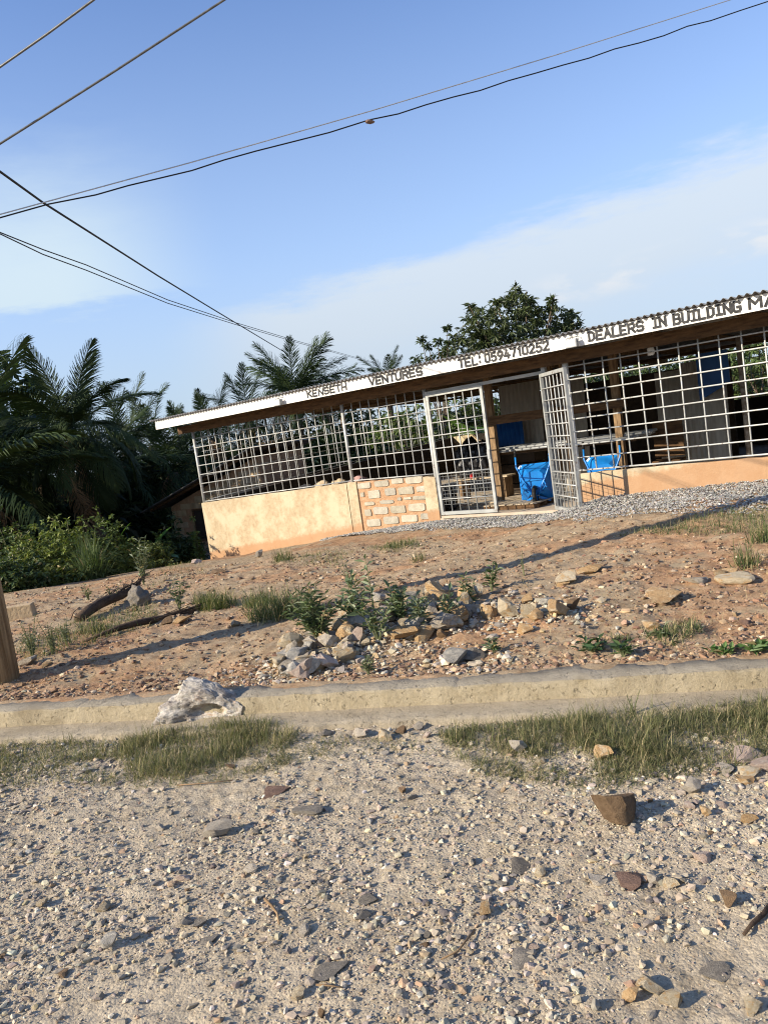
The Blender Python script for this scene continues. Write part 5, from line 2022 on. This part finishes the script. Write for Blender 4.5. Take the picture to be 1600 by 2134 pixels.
rubble_chips()
for px_, py_, w, h, mt_, lab in ((1018, 1276, 44, 40, 'orange', 'rounded orange rock, leftmost of the row right of the weeds'), (1058, 1272, 50, 52, 'cream', 'tall pale rock, second in the row right of the weeds'),
                                 (1100, 1275, 36, 40, 'cream', 'cream rock in the middle of the row right of the weeds'), (1118, 1284, 36, 30, 'orange', 'tan rock in front of the row right of the weeds'),
                                 (1160, 1270, 58, 46, 'orange', 'broad orange rock near the right end of the row'), (1192, 1262, 40, 34, 'brown', 'dark brown rock at the right end of the row'),
                                 (1100, 1248, 30, 22, 'orange', 'small orange rock behind the row right of the weeds'), (1140, 1254, 34, 22, 'grey', 'grey rock behind the broad orange rock'),
                                 (950, 1372, 56, 44, 'grey', 'blue-grey rock standing alone near the kerb'), (985, 1366, 50, 34, 'slate', 'dark slab leaning beside the blue-grey rock near the kerb'),
                                 (622, 1392, 46, 40, 'slate', 'dark angular rock on the kerb edge of the near left heap'), (616, 1368, 48, 44, 'grey', 'spotted grey rock on top of the near left heap'),
                                 (662, 1388, 40, 34, 'cream', 'rounded cream rock low in the near left heap'), (568, 1386, 28, 14, 'orange', 'flat yellow stone left of the near left heap'),
                                 (790, 1300, 50, 40, 'grey', 'white-faced block in the middle of the long heap'), (838, 1320, 76, 34, 'orange', 'large tan slab low in the long heap'),
                                 (722, 1320, 44, 46, 'orange', 'rust-stained rock at the left end of the long heap'), (920, 1322, 34, 26, 'brown', 'dark brown rock at the lower right of the long heap')):
    pstone(px_, py_, w, h, mt_, lab, sink=.1, tilt=.3, cat='rock', name='rock')
for px_, py_, w, h, mt_, lab in ((1232, 1184, 60, 26, 'orange', 'flat yellow-orange rock half sunk in the middle of the yard'), (1182, 1202, 56, 28, 'cream', 'cream rock left of the flat yellow-orange rock'),
                                 (1174, 1216, 30, 14, 'orange', 'small orange stone below the cream rock'), (1380, 1242, 84, 34, 'orange', 'large wedge-shaped orange rock on the right of the yard'),
                                 (1412, 1236, 22, 18, 'slate', 'dark stone against the large wedge-shaped rock'), (1528, 1206, 66, 30, 'cream', 'pale yellow sloping rock at the right of the yard'),
                                 (1500, 1196, 30, 22, 'orange', 'orange stone left of the pale yellow sloping rock'), (1522, 1190, 40, 18, 'orange', 'orange stone behind the pale yellow sloping rock'),
                                 (1450, 1208, 50, 16, 'pale', 'flat dusty stone left of the orange stones on the right'), (1356, 1303, 34, 24, 'orange', 'small orange stone below the large wedge-shaped rock'),
                                 (1090, 1310, 32, 30, 'orange', 'three-cornered orange stone lying below the row of rocks'), (1252, 1251, 26, 14, 'cream', 'small cream stone in the middle of the yard'),
                                 (490, 1299, 28, 20, 'cream', 'small yellow stone alone on the left part of the yard'), (378, 1290, 46, 24, 'orange', 'tan stone of the pair beside the dead frond'),
                                 (352, 1293, 28, 20, 'brown', 'brown stone of the pair beside the dead frond'), (541, 1153, 18, 18, 'pale', 'pale chip leaning at the foot of the left wall'),
                                 (1422, 1083, 14, 12, 'maroon', 'small red brick bit on the crushed stone'), (408, 1170, 26, 12, 'pink', 'pinkish flat stone at the foot of the shop corner'),
                                 (58, 1378, 36, 24, 'pale', 'pale stone at the foot of the wooden pole'), (98, 1384, 22, 12, 'orange', 'small tan stone right of the wooden pole foot'),
                                 (1140, 1092, 14, 10, 'maroon', 'small red stone before the gateway'), (1550, 1297, 30, 14, 'maroon', 'red stone near the right frame edge of the yard'),
                                 (455, 1192, 44, 12, 'brown', 'dark flat stone left of the shop corner')):
    pstone(px_, py_, w, h, mt_, lab, sink=.2, cat='stone')

CN = dict(pale='pale', grey='grey', slate='dark slate', cream='cream', maroon='maroon', pink='pinkish', orange='orange', brown='brown')


def relabel(generic, noun, where, marks, reach):
    used = set()
    jobs = []
    for o_ in generic:
        c = CN[[k for k, v in MAT.items() if v == o_.data.materials[0]][0]]
        o_['label'] = '%s %s' % (c, where)
        o_['group'] = '%s %s' % (c, noun)
        for mk, short in marks:
            d = o_.location - mk.location
            if d.length < reach:
                dirn = ('just right of' if d.x > 0 else 'just left of') if abs(d.x) > abs(d.y) else ('just beyond' if d.y > 0 else 'just in front of')
                jobs.append((d.length, o_.name, c, dirn, short))
    done = set()
    for L, nm, c, dirn, short in sorted(jobs):
        key = (dirn, short)
        if nm in done or key in used:
            continue
        used.add(key)
        done.add(nm)
        o_ = bpy.data.objects[nm]
        lab = 'small %s %s %s %s' % (c, noun.split(' ')[0].rstrip('s'), dirn, short)
        o_['label'] = ' '.join(lab.split()[:16])


def find(lab):
    return next(o_ for o_ in bpy.data.objects if o_.get('label', '').startswith(lab))


bpy.context.view_layer.update()
MK = [(find(a), b) for a, b in (('large brown block', 'the large brown block'), ('long tan stone', 'the long tan stone alone on the road'), ('dark slate slab set', 'the dark slab left of the middle'), ('dark grey slab', 'the dark slab right of the middle'),
                                ('grey slate chip', 'the grey slate chip'), ('brownish slab', 'the brownish half-sunk slab'), ('maroon stone', 'the maroon stone'), ('small tan stone standing', 'the lone small tan stone'),
                                ('pale stone with a dark shaded', 'the pale stone with a dark side'), ('brown stone with a deep', 'the brown stone with a deep shadow'), ('pinkish stone above', 'the pinkish stone on the right'),
                                ('dark flat slab low', 'the dark slab low on the right'), ('flat cream stone, largest', 'the largest cream stone at the bottom'), ('cream stone in the lower right', 'the cream corner stone'),
                                ('small bright white', 'the small bright white pebble'), ('pale flat stone on the lower left', 'the pale flat stone at lower left'), ('cream pointed', 'the cream pointed stone at the bottom'),
                                ('small pale round', 'the small pale round stone'), ('beige stone upper', 'the beige stone by the brown block'), ('short curved twig', 'the short curved twig'), ('dark stick', 'the dark stick'))
      if any(o_.get('label', '').startswith(a) for o_ in bpy.data.objects)]
relabel([o_ for o_ in bpy.data.objects if o_.get('label', '').startswith('small loose stone among')], 'stones lying loose on the gravel road', 'small loose stone among the many alike on the gravel road', MK, .32)
for k_, where in (('near left', 'broken rock in the near left heap by the kerb'), ('long heap', 'broken rock in the long heap among the weeds'), ('bushy', 'broken rock in the heap around the bushy weed')):
    gl = [o_ for o_ in bpy.data.objects if o_.get('label', '') == where]
    mk = [(find(a), b) for a, b in ((('dark angular rock', 'the dark angular rock on the kerb edge'), ('spotted grey', 'the spotted grey rock'), ('rounded cream', 'the rounded cream rock'), ('flat yellow stone', 'the flat yellow stone')) if k_ == 'near left'
          else (('white-faced', 'the white-faced block'), ('large tan slab', 'the large tan slab'), ('rust-stained', 'the rust-stained rock'), ('dark brown rock at the lower', 'the lower dark brown rock'), ('rounded orange rock', 'the rounded orange rock')))]
    relabel(gl, 'rocks of the rubble heaps, ' + k_, where, mk, .3)

# a block, a dead stump and dry fronds left in the yard
p = gpos(38, 1300, 8.9)
o_ = MB().box((-.24, -.1, -.05), (.2, .1, .15), .01).build('concrete_block', MAT['hut'], bevel=.008)
o_.location = p
o_.rotation_euler = (.05, 0, R(12))
tag(o_, 'weathered concrete block beside the wooden pole', 'block')
p = spot(292, 1262)
o_ = lump('charred_stump', (.12, .10, .14), 21, MAT['quartz'], p - Vector((0, 0, .03)), sub=4, amp=.4)
o_.data.materials[0] = MAT['slate']
tag(o_, 'dark stump-like lump with pale patches at the butt of the dead frond', 'stump')
df = empty('dead_frond', spot(200, 1275), 0, 'dead palm frond with a thick dark stalk lying on the left of the yard', 'frond')
p0, p1 = spot(165, 1296), spot(295, 1235)
o0 = df.location
pts = [p0.lerp(p1, t) - o0 + Vector((0, 0, .03 + .10 * t + .03 * math.sin(t * 6))) for t in np.linspace(0, 1, 7)]
MB().tube(pts, [.05, .06, .06, .055, .05, .04, .02], 8).build('stalk', MAT['log'], df, True)
m_ = MB()
for k in range(60):
    t = random.random()
    q = p0.lerp(p1, t) - o0 + Vector((random.uniform(-.05, .05), random.uniform(-.1, .1), .05 + .09 * t))
    d = (p1 - p0).normalized() * random.uniform(.25, .5) + Vector((random.uniform(-.1, .1), random.uniform(-.12, .12), random.uniform(-.02, .1)))
    m_.tube([q, q + d * .5 + Vector((0, 0, .02)), q + d], [.006, .005, .002], 4, False)
m_.build('leaflets', MAT['log'], df)
df2 = empty('dead_frond', spot(330, 1290), 0, 'long thin dead frond stalk on the yard right of the thick one', 'frond')
p0, p1 = spot(180, 1340), spot(425, 1268)
o0 = df2.location
MB().tube([p0.lerp(p1, t) - o0 + Vector((0, 0, .02 + .03 * math.sin(t * 5))) for t in np.linspace(0, 1, 8)], [.012, .02, .03, .035, .035, .03, .028, .02], 7).build('stalk', MAT['log'], df2, True)
m_ = MB()
for k in range(36):
    t = random.uniform(.3, 1)
    q = p0.lerp(p1, t) - o0 + Vector((0, random.uniform(-.04, .04), .03))
    d = (p1 - p0).normalized() * random.uniform(.2, .5) + Vector((0, random.uniform(-.08, .08), random.uniform(-.01, .05)))
    m_.tube([q, q + d], [.005, .002], 4, False)
m_.build('leaflets', MAT['log'], df2)

# ------------------------------------------------------------------ grass strips, straw, weeds


def poly_sample(poly, n, r_):
    P = np.array([spot(*p)[:2] for p in poly])
    lo, hi = P.min(0), P.max(0)
    out = []
    tot = 0
    while tot < n:
        q = r_.uniform(lo, hi, (n * 2, 2))
        ins = np.zeros(len(q), bool)
        j = len(P) - 1
        for i in range(len(P)):
            c = ((P[i, 1] > q[:, 1]) != (P[j, 1] > q[:, 1])) & (q[:, 0] < (P[j, 0] - P[i, 0]) * (q[:, 1] - P[i, 1]) / (P[j, 1] - P[i, 1] + 1e-12) + P[i, 0])
            ins ^= c
            j = i
        out.append(q[ins])
        tot += ins.sum()
    return np.concatenate(out)[:n]


def grass_strip(name, label, polys, seed, dry):
    r_ = np.random.default_rng(seed)
    Vs, Qs, Ts, Cs = [], [], [], []
    off = 0
    for poly, n, h, lean in polys:
        q = poly_sample(poly, n, r_)
        PP = np.array([spot(*c_)[:2] for c_ in poly])
        ed = np.full(len(q), 9.0)
        for i in range(len(PP)):
            a_, b_ = PP[i - 1], PP[i]
            t_ = np.clip(((q - a_) @ (b_ - a_)) / ((b_ - a_) @ (b_ - a_) + 1e-9), 0, 1)
            ed = np.minimum(ed, np.linalg.norm(q - a_ - t_[:, None] * (b_ - a_), axis=1))
        d = fbm(q[:, 0], q[:, 1], 3, 6)
        kp = (d * 1.1 + r_.uniform(-.45, .45, len(q)) > -.16) & (r_.random(len(q)) < np.clip(ed / .055 + .10, 0, 1))
        q, ed = q[kp], ed[kp]
        P = np.stack([q[:, 0], q[:, 1], terrain(q[:, 0], q[:, 1]) - .004], 1)
        P[:, 2] = np.maximum(P[:, 2], road(q[:, 0], q[:, 1]) - .004)
        hh = h * np.clip(.55 + ed / .12, .55, 1) * (.35 + 1.1 * r_.beta(1.6, 2.6, len(P)) + .7 * (r_.random(len(P)) < .03)) * (1 + .8 * fbm(q[:, 0], q[:, 1], 2, 4))
        V, (Q, T), c = grass_blades(P, hh, r_.uniform(.0009, .0019, len(P)), lean, r_, (.085, .10, .040), (.22, .215, .10), dry)
        Vs.append(V)
        Qs.append(Q + off)
        Ts.append(T + off)
        Cs.append(c)
        off += len(V)
    o_ = link(name, mesh_np(name, np.concatenate(Vs), [np.concatenate(Qs), np.concatenate(Ts)], np.concatenate(Cs)), MAT['leaf_dry'])
    return tag(o_, label, 'grass', kind='stuff')


grass_strip('grass', 'rough green grass strip between gutter and road on the left', [
    ([(-60, 1560), (0, 1545), (150, 1535), (240, 1545), (250, 1580), (130, 1600), (0, 1625), (-60, 1630)], 8500, .085, .95),
    ([(230, 1545), (330, 1525), (450, 1510), (560, 1505), (625, 1520), (610, 1560), (520, 1590), (400, 1620), (270, 1630), (240, 1590)], 13500, .105, .85),
    ([(250, 1600), (420, 1600), (600, 1570), (640, 1590), (450, 1640), (260, 1650)], 3500, .08, 1.15),
    ([(-60, 1600), (140, 1590), (270, 1610), (260, 1650), (100, 1640), (-60, 1670)], 3000, .075, 1.1),
    ([(600, 1540), (760, 1530), (900, 1540), (900, 1580), (740, 1590), (600, 1580)], 1500, .06, 1.15)], 501, .26)
grass_strip('grass', 'rough green grass strip between gutter and road on the right', [
    ([(900, 1530), (1000, 1510), (1100, 1500), (1250, 1490), (1250, 1555), (1150, 1590), (1050, 1580), (940, 1560)], 10500, .082, 1.0),
    ([(1150, 1505), (1300, 1480), (1450, 1475), (1600, 1460), (1680, 1455), (1680, 1540), (1600, 1545), (1500, 1560), (1400, 1590), (1250, 1590), (1180, 1560)], 20000, .105, .95),
    ([(900, 1560), (1100, 1590), (1300, 1600), (1420, 1620), (1250, 1650), (1000, 1620)], 4200, .085, 1.2),
    ([(1650, 1455), (1900, 1430), (2150, 1400), (2150, 1470), (1900, 1510), (1650, 1540)], 5000, .09, 1.0),
    ([(1180, 1580), (1420, 1575), (1560, 1545), (1660, 1530), (1660, 1580), (1480, 1630), (1250, 1620)], 4500, .09, 1.1)], 502, .22)

# dry straw and thin dead grass lying on the yard and the road edge
r_ = np.random.default_rng(511)
n = 9000
b_ = KW + .1 + 6.6 * r_.random(n) ** 1.2
a_ = r_.uniform(-1, 1, n) * (2.9 + b_ * .7)
x, y = kxy(a_, b_)
s, o = so(x, y)
keep = (o < -.4) & (fbm(x + 2, y, 3, .9) + r_.uniform(-.4, .4, n) > .0)
x, y = x[keep], y[keep]
P = np.stack([x, y, yard(x, y) + .003], 1)
V, F, c = grass_blades(P, r_.uniform(.04, .16, len(P)), np.full(len(P), .0016), 1.45, r_, (.34, .27, .15), (.50, .41, .25), .4)
o_ = link('straw', mesh_np('straw', V, F, c), MAT['leaf_dry'])
tag(o_, 'thin dry straw strewn over the dirt yard', 'straw', kind='stuff')
# short sparse green sward near the gravel on the right and at the left of the yard
r_ = np.random.default_rng(512)
qs = []
for poly, n in (([(1280, 1120), (1450, 1075), (1600, 1055), (1600, 1110), (1420, 1120)], 2200), ([(560, 1175), (660, 1150), (740, 1150), (700, 1185)], 700), ([(760, 1145), (860, 1125), (890, 1140), (800, 1155)], 700),
                ([(1340, 1330), (1440, 1300), (1470, 1320), (1400, 1350)], 500), ([(20, 1350), (180, 1290), (330, 1260), (330, 1300), (200, 1345), (60, 1385)], 2500), ([(330, 1190), (420, 1165), (430, 1200), (300, 1240)], 700)):
    qs.append(poly_sample(poly, n, r_))
q = np.concatenate(qs)
P = np.stack([q[:, 0], q[:, 1], yard(q[:, 0], q[:, 1]) - .003], 1)
V, F, c = grass_blades(P, r_.uniform(.03, .13, len(P)), r_.uniform(.0015, .003, len(P)), .8, r_, (.06, .09, .03), (.14, .165, .07), .3)
o_ = link('sparse_grass', mesh_np('sparse_grass', V, F, c), MAT['leaf_dry'])
tag(o_, 'short sparse grass in patches on the dirt yard', 'grass', kind='stuff')


def weed(px_, py_, hpx, label, nst=5, leaf=.07, lw=.02, per=16, c1=(.07, .11, .05), c2=(.16, .20, .10), spread=.35, seed=0, group=None, tall=False):
    r_ = np.random.default_rng(1000 + px_ + seed)
    p = spot(px_, py_)
    sc = np.linalg.norm(np.array(p) - (0, 0, CAMH)) / FPX
    h = hpx * sc
    root = empty('weed', p, 0, label, 'weed', group)
    m_ = MB()
    Pn, Dn = [], []
    for k in range(nst):
        az = r_.uniform(0, 6.28)
        sp_ = spread * h * r_.uniform(.2, 1) * (0.25 if (tall and k == 0) else 1)
        hh = h * (1 if k == 0 else r_.uniform(.5, .95))
        e = np.array([math.cos(az) * sp_, math.sin(az) * sp_, hh])
        mid = e * np.array([.35, .35, .5])
        m_.tube([(0, 0, -.01), tuple(mid), tuple(e)], [.004 + .006 * h, .003 + .004 * h, .0015], 5, False)
        for j in range(per):
            t = .18 + .82 * (j + .5) / per
            pt = mid * (t / .5) if t < .5 else mid + (e - mid) * ((t - .5) / .5)
            a2 = j * 2.4 + r_.uniform(-.4, .4)
            el = r_.uniform(.0, .9) * (1 if t < .95 else 1.4)
            Pn.append(pt)
            Dn.append((math.cos(a2) * math.cos(el), math.sin(a2) * math.cos(el), math.sin(el)))
    Pn, Dn = np.array(Pn), np.array(Dn)
    s_ = r_.uniform(.6, 1.15, len(Pn))
    V, F = leaf_faces(Pn, Dn, np.array([0, 0, 1.0]) + r_.normal(0, .35, Dn.shape), leaf * s_, lw * s_, .6)
    m_.build('stem', MAT['stem'], root)
    link('foliage', mesh_np('foliage', V, [F], leaf_cols(len(Pn), c1, c2, r_, .04)), MAT['leaf'], root)
    return root


GW_ = 'weeds growing in the yard'
weed(668, 1336, 120, 'bushy narrow-leaved weed on the left of the rubble', 17, .085, .017, 22, (.07, .105, .045), (.15, .185, .09), .55, group=GW_)
weed(640, 1318, 85, 'smaller narrow-leaved weed left of the bushy one', 9, .075, .016, 18, (.06, .09, .04), (.13, .16, .08), .6, group=GW_)
weed(790, 1338, 175, 'tall broad-leaved weed leaning out of the long heap', 4, .095, .033, 24, (.11, .15, .075), (.22, .26, .15), .40, tall=True, group=GW_)
weed(742, 1310, 120, 'broad-leaved weed behind the tall leaning one', 7, .085, .03, 20, (.10, .14, .07), (.20, .24, .13), .35, group=GW_)
weed(835, 1300, 90, 'leafy weed in the middle of the long heap', 9, .078, .027, 18, (.08, .12, .055), (.17, .21, .11), .4, group=GW_)
weed(880, 1322, 85, 'pale-leaved weed right of the middle of the long heap', 7, .078, .029, 17, (.12, .16, .09), (.22, .25, .15), .35, group=GW_)
weed(938, 1300, 75, 'small weed among the grey rocks at the right of the long heap', 4, .075, .028, 12, (.10, .14, .08), (.20, .23, .14), .4, group=GW_)
weed(980, 1262, 65, 'weed behind the right end of the long heap', 5, .07, .026, 12, (.08, .11, .055), (.16, .19, .10), .4, group=GW_)
weed(1025, 1232, 62, 'dark upright weed above the row of orange rocks', 5, .075, .024, 13, (.05, .085, .035), (.12, .155, .07), .3, group=GW_)
weed(1092, 1200, 52, 'thin sprig standing alone in the dirt near the shadow', 2, .03, .008, 12, (.10, .11, .06), (.18, .18, .10), .25, group=GW_)
weed(730, 1225, 60, 'thin weed on the dirt before the crushed stone', 3, .06, .02, 10, (.10, .13, .07), (.20, .22, .13), .35, group=GW_)
weed(640, 1132, 46, 'grassy weed growing against the left wall', 7, .16, .014, 4, (.09, .11, .045), (.18, .18, .08), .6, group=GW_)
weed(700, 1112, 34, 'thin weed against the wall left of the pillar', 4, .05, .012, 8, (.10, .12, .06), (.2, .2, .1), .4, group=GW_)
weed(300, 1218, 95, 'tall pale weed right of the bank of bushes', 6, .10, .028, 14, (.12, .15, .09), (.24, .27, .18), .3, group=GW_)
weed(375, 1272, 62, 'leafy weed beside the long thin dead stalk', 5, .075, .028, 11, (.07, .10, .05), (.15, .18, .09), .4, group=GW_)
weed(70, 1372, 78, 'silvery upright weed nearest the wooden pole', 11, .035, .007, 22, (.12, .15, .10), (.23, .26, .18), .4, group=GW_)
weed(112, 1362, 70, 'silvery upright weed right of the one nearest the pole', 9, .035, .007, 22, (.12, .15, .10), (.23, .26, .18), .4, group=GW_)
weed(140, 1345, 52, 'small silvery weed farthest from the pole', 7, .035, .007, 20, (.11, .14, .09), (.22, .25, .17), .45, group=GW_)
weed(185, 1250, 35, 'small weed before the dark foot of the bank', 5, .06, .02, 8, (.08, .11, .05), (.16, .19, .09), .5, group=GW_)
weed(240, 1262, 45, 'thin weed left of the dead frond tip', 4, .05, .016, 9, (.09, .12, .06), (.18, .2, .1), .4, group=GW_)
weed(1238, 1358, 26, 'low dark rosette of leaves left of its neighbour near the kerb', 9, .075, .030, 5, (.03, .07, .025), (.08, .13, .05), 1.6, group=GW_)
weed(1298, 1368, 26, 'low dark leafy weed by the kerb', 7, .07, .026, 6, (.035, .08, .03), (.09, .14, .055), .9, group=GW_)
weed(1030, 1360, 30, 'small weed right of the dark slab near the kerb', 6, .06, .02, 6, (.07, .11, .05), (.14, .17, .08), .7, group=GW_)
weed(1505, 1366, 14, 'creeping weed on the kerb edge, left of two', 9, .06, .026, 5, (.06, .12, .03), (.12, .19, .06), 2.2, group=GW_)
weed(1575, 1360, 16, 'creeping weed on the kerb edge at the right frame side', 10, .065, .028, 6, (.06, .12, .03), (.12, .19, .06), 2.4, group=GW_)
weed(1380, 1330, 18, 'low sprawling weed below the small orange stone', 8, .05, .015, 6, (.05, .08, .03), (.11, .14, .06), 1.8, group=GW_)
weed(768, 1405, 40, 'small pale weed by the kerb below the long heap', 6, .05, .014, 9, (.11, .14, .08), (.2, .22, .13), .5, group=GW_)
weed(1320, 1495, 52, 'spindly dark weed growing at the gutter', 3, .02, .006, 9, (.08, .09, .05), (.14, .14, .08), .5, group=GW_)
G_T = 'grass tufts in the yard'
for k, (px_, py_, h, sp_, n, lab) in enumerate(((455, 1268, .26, .20, 520, 'wide green grass tuft left of the rubble'), (425, 1258, .18, .12, 220, 'smaller grass tuft beside the wide green one'), (580, 1282, .30, .28, 620, 'spreading grass tuft behind the near left heap'),
                                               (540, 1262, .22, .18, 320, 'grass tuft between the wide and the spreading ones'), (1585, 1130, .30, .12, 120, 'yellowing grass tuft at the right frame edge of the yard'), (590, 1168, .22, .14, 200, 'grass tuft before the left wall'),
                                               (830, 1142, .16, .20, 300, 'low grass tuft on the edge of the crushed stone'), (1555, 1180, .26, .12, 120, 'grass tuft behind the pale yellow sloping rock'), (870, 1168, .14, .10, 90, 'dry little grass tuft in the middle of the yard'),
                                               (200, 1318, .2, .16, 220, 'dark grass tuft below the thick dead stalk'), (1290, 1335, .08, .08, 80, 'tiny grass tuft above the low leafy weed'))):
    tuft('grass_tuft', lab, spot(px_, py_), h, sp_, n, GG1, GG2, 600 + k, .5, .0032, .22, G_T)

# twigs on the road
for px_, py_, pts_, r0, lab in ((575, 1900, [(-22, -20), (-8, -6), (4, 10), (8, 32)], .006, 'short curved twig on the lower left of the road'),
                                (960, 1985, [(30, -40), (10, -15), (-5, 5), (-40, 22)], .004, 'thin forked twig right of the middle of the road'),
                                (1575, 1925, [(40, -45), (15, -12), (-8, 8), (-25, 30)], .009, 'dark stick at the right edge of the road'),
                                (690, 2062, [(-30, -2), (0, 0), (26, 4)], .003, 'straw-coloured stalk at the bottom of the road'),
                                (430, 1637, [(-60, 4), (0, 0), (70, -8)], .003, 'dry grass stalk lying below the left grass strip')):
    p = spot(px_, py_)
    P3 = [spot(px_ + dx, py_ + dy) - p + Vector((0, 0, .012)) for dx, dy in pts_]
    o_ = MB().tube(P3, [r0 * (1 - .5 * k / len(P3)) for k in range(len(P3))], 6).build('twig', MAT['dry'] if r0 < .008 else MAT['log'], None, True)
    o_.location = p
    tag(o_, lab, 'twig')

# ------------------------------------------------------------------ utility pole and wires
pb = spot(0, 1424)
pole = empty('utility_pole', (pb.x, pb.y, pb.z - .3), 0, 'round weathered wooden utility pole at the left edge', 'pole')
PH = 9.0
MB().tube([(0, 0, 0), (0, 0, 2), (.02, 0, 5), (.02, .02, PH)], [.150, .142, .13, .115], 20).build('shaft', MAT['pole'], pole, True)
for z, l in ((8.3, .6), (7.4, .45)):
    MB().beam((-.2, -l, z), (.2, l, z), .09, .11).build('crossarm', MAT['timber_v'], pole)
    for sgn in (-1, 1):
        MB().tube([(.18 * sgn, .9 * l * sgn, z + .05), (.18 * sgn, .9 * l * sgn, z + .2)], [.04, .03], 8).build('insulator', MAT['white'], pole, True)


def pole_pt(p1, p2):
    """Height on the pole where the image line p1-p2 meets it."""
    best = None
    for z in np.arange(2.0, 8.9, .02):
        v = np.array([pb.x, pb.y, z]) - (0, 0, CAMH)
        dz = v @ fwd
        x, y = CX + FPX * (v @ crt) / dz, CY - FPX * (v @ cup) / dz
        e = abs((p2[0] - p1[0]) * (y - p1[1]) - (p2[1] - p1[1]) * (x - p1[0]))
        if best is None or e < best[0]:
            best = (e, z)
    return Vector((pb.x, pb.y, best[1]))


def wire(name, pts_px, Yfar, r, material, label, ext=1.6, wig=0.0):
    """A cable from the pole through these sight lines, its far end Yfar metres out."""
    Q = pole_pt(pts_px[0], pts_px[1])
    E_ = at(*pts_px[-1], Yfar)
    P = [Q]
    d0 = abs(pts_px[-1][0] - pts_px[0][0]) + 1e-6
    A = Vector((Q.x, Q.y, 0))
    B = Vector((E_.x, E_.y, 0))
    # every point lies in the vertical plane through pole and far end
    nn = Vector((-(B - A).y, (B - A).x, 0)).normalized()
    for q in pts_px:
        d = Vector(ray(*q))
        den = d.dot(nn)
        t = (A - Vector((0, 0, 0))).dot(nn) / den
        P.append(Vector((t * d.x, t * d.y, CAMH + t * d.z)))
    if ext:
        P.append(P[-1] + (P[-1] - P[-2]).normalized() * ext * 4)
    # resample with a gentle wiggle
    out = []
    rr = random.Random(len(label))
    for a_, b_ in zip(P[:-1], P[1:]):
        n_ = max(2, int((b_ - a_).length / (.25 if wig else 1.0)))
        for k in range(n_):
            q = a_.lerp(b_, k / n_)
            if wig:
                q = q + Vector((0, 0, rr.uniform(-wig, wig)))
            out.append(q)
    out.append(P[-1])
    root = out[0].copy()
    o_ = MB().tube([q - root for q in out], r, 6).build(name, material, None, True)
    o_.location = root
    tag(o_, label, 'wire')
    return o_, P


wire('power_wire', [(0, 140), (100, 70), (195, 0)], 5.2, .0075, MAT['wire_d'], 'bare wire crossing the top left corner, nearer the corner', 1.5)
wire('power_wire', [(0, 300), (240, 148), (467, 0)], 5.6, .0075, MAT['wire_d'], 'bare wire crossing the upper left, second from the corner', 1.5)
wire('power_wire', [(0, 447), (400, 338), (770, 232), (1150, 117), (1520, 0)], 8.0, .0045, MAT['wire_g'], 'thin pale wire spanning the whole sky above the wavy one', 1.5)
o_, P = wire('power_wire', [(0, 455), (200, 403), (400, 354), (600, 300), (770, 252), (1000, 186), (1280, 103), (1480, 42), (1600, 4)], 8.0, .0055, MAT['wire_b'], 'wavy black wire spanning the whole sky with a knot of tape', 1.5, .012)
kn = lump('splice', (.045, .022, .02), 8, MAT['maroon'], P[5] - o_.location - Vector((0, 0, .02)), .5, sub=2, amp=.3)
kn.parent = o_
wire('service_cable', [(0, 357), (90, 422), (200, 492), (330, 575), (450, 648), (565, 717)], 24.0, .012, MAT['wire_b'], 'thick black cable dropping from the left edge to the palm behind the roof', 1.0)
wire('service_cable', [(0, 487), (90, 530), (180, 563), (350, 632), (490, 676), (620, 714), (775, 756)], 33.0, .0055, MAT['wire_b'], 'thin service cable, lower of the sagging pair', .3)
wire('service_cable', [(0, 484), (90, 520), (180, 552), (350, 625), (490, 672), (620, 711), (775, 754)], 33.0, .0055, MAT['wire_b'], 'thin service cable, upper of the sagging pair', .3)
